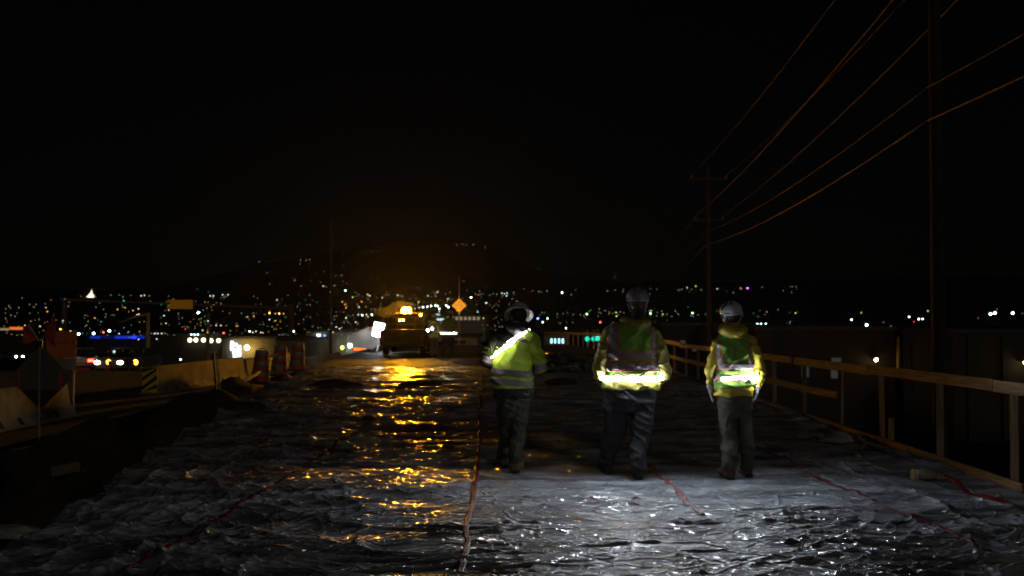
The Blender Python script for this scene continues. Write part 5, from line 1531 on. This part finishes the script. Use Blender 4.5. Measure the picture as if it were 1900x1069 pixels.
# two more of the crew beside the truck, far up the deck
def far_copy(src, label, px, rz, skip=()):
    p = on(px, 664.5)
    c = src.copy(); link(c); c.location = (p.x, p.y, 0); c.rotation_euler = (0, 0, rz)
    tag(c, label, 'person', 'crew standing beside the truck')
    for ch in src.children:
        if ch.name.split('.')[0] in skip: continue
        k = copy_tree(ch, c)
        if k.name.startswith('lamp_belt'):
            k.data = k.data.copy(); k.data.materials[0] = glow('led_small', (0.85, 0.97, 1.0), 30.0)
    return c
far_copy(W2['root'], 'far worker with a lit belt standing beside the truck', 828, 0.1, ('cord',))
far_copy(W3['root'], 'far dark worker holding two white lamps beside the truck', 806, -0.4, ('lamp_belt', 'lamp_knot', 'vest'))
for k, (px, py) in enumerate(((794, 613), (801.5, 610))):
    p = at(px, py, 40.0)
    t = thing('hand_lamp', ['lower', 'upper'][k] + ' of two white lamps held beside the truck', 'hand lamp', p)
    bm = bmesh.new(); tube(bm, [(0, 0.14, 0), (0, 0.02, 0), (0, 0.0, 0)], [0.03, 0.04, 0.05], 12); obj('barrel', bm, M_BLACK, t)
    bm = bmesh.new(); ball(bm, (0, -0.01, 0), (0.048, 0.02, 0.048), 12, 8); obj('lens', bm, glow('hand_lamp_white', (0.9, 0.97, 1.0), 40), t)
# ------------------------------------------------------------------ night air
bm = bmesh.new()
box(bm, (0, 500, 62), (2600, 2000, 145))
hz = obj('haze', bm)
kind(hz, 'stuff')
vm = bpy.data.materials.new('night_air'); vm.use_nodes = True
nt = vm.node_tree; nt.nodes.clear()
v = nt.nodes.new('ShaderNodeVolumePrincipled')
v.inputs['Color'].default_value = (0.9, 0.9, 0.9, 1)
v.inputs['Density'].default_value = 0.00016
v.inputs['Anisotropy'].default_value = 0.80
o_ = nt.nodes.new('ShaderNodeOutputMaterial'); nt.links.new(v.outputs[0], o_.inputs['Volume'])
hz.data.materials.append(vm)
# steam drifting past the floodlight
p = at(672, 634, 47.0)
bm = bmesh.new()
for (dx, dy, dz, r) in ((0, 0, 0, 0.55), (0.45, 0.1, -0.10, 0.45), (-0.35, 0.2, 0.15, 0.42), (0.15, 0.0, 0.35, 0.35), (0.7, 0.1, 0.1, 0.3)):
    ball(bm, (dx, dy, dz), (r, r * 0.8, r * 0.8), 16, 12)
st = obj('steam', displace(remesh(bm, 0.05, 4), lambda x, y, z: 0.25 * noise3(x * 2.5, y * 2.5, z * 2.5, 91)), None, None, p)
kind(st, 'stuff')
vm = bpy.data.materials.new('steam'); vm.use_nodes = True
nt = vm.node_tree; nt.nodes.clear()
v = nt.nodes.new('ShaderNodeVolumePrincipled'); v.inputs['Density'].default_value = 1.6; v.inputs['Color'].default_value = (0.95, 0.93, 0.9, 1)
o_ = nt.nodes.new('ShaderNodeOutputMaterial'); nt.links.new(v.outputs[0], o_.inputs['Volume'])
st.data.materials.append(vm)
# thin exhaust mist beside the beacon
p = at(716, 577, 43.2)
bm = bmesh.new()
for (dx, dy, dz, r) in ((0, 0, 0, 0.34), (0.35, 0.1, 0.05, 0.36), (-0.28, 0, -0.03, 0.24), (0.6, 0.1, 0.12, 0.34), (0.85, 0.2, 0.1, 0.3)):
    ball(bm, (dx, dy, dz), (r, r * 0.8, r * 0.75), 16, 12)
st = obj('exhaust_mist', displace(remesh(bm, 0.04, 5), lambda x, y, z: 0.16 * noise3(x * 3, y * 3, z * 3, 93)), None, None, p)
kind(st, 'stuff')
vm = bpy.data.materials.new('exhaust_mist'); vm.use_nodes = True
nt = vm.node_tree; nt.nodes.clear()
v = nt.nodes.new('ShaderNodeVolumePrincipled'); v.inputs['Density'].default_value = 0.05; v.inputs['Color'].default_value = (0.95, 0.93, 0.9, 1)
o_ = nt.nodes.new('ShaderNodeOutputMaterial'); nt.links.new(v.outputs[0], o_.inputs['Volume'])
st.data.materials.append(vm)
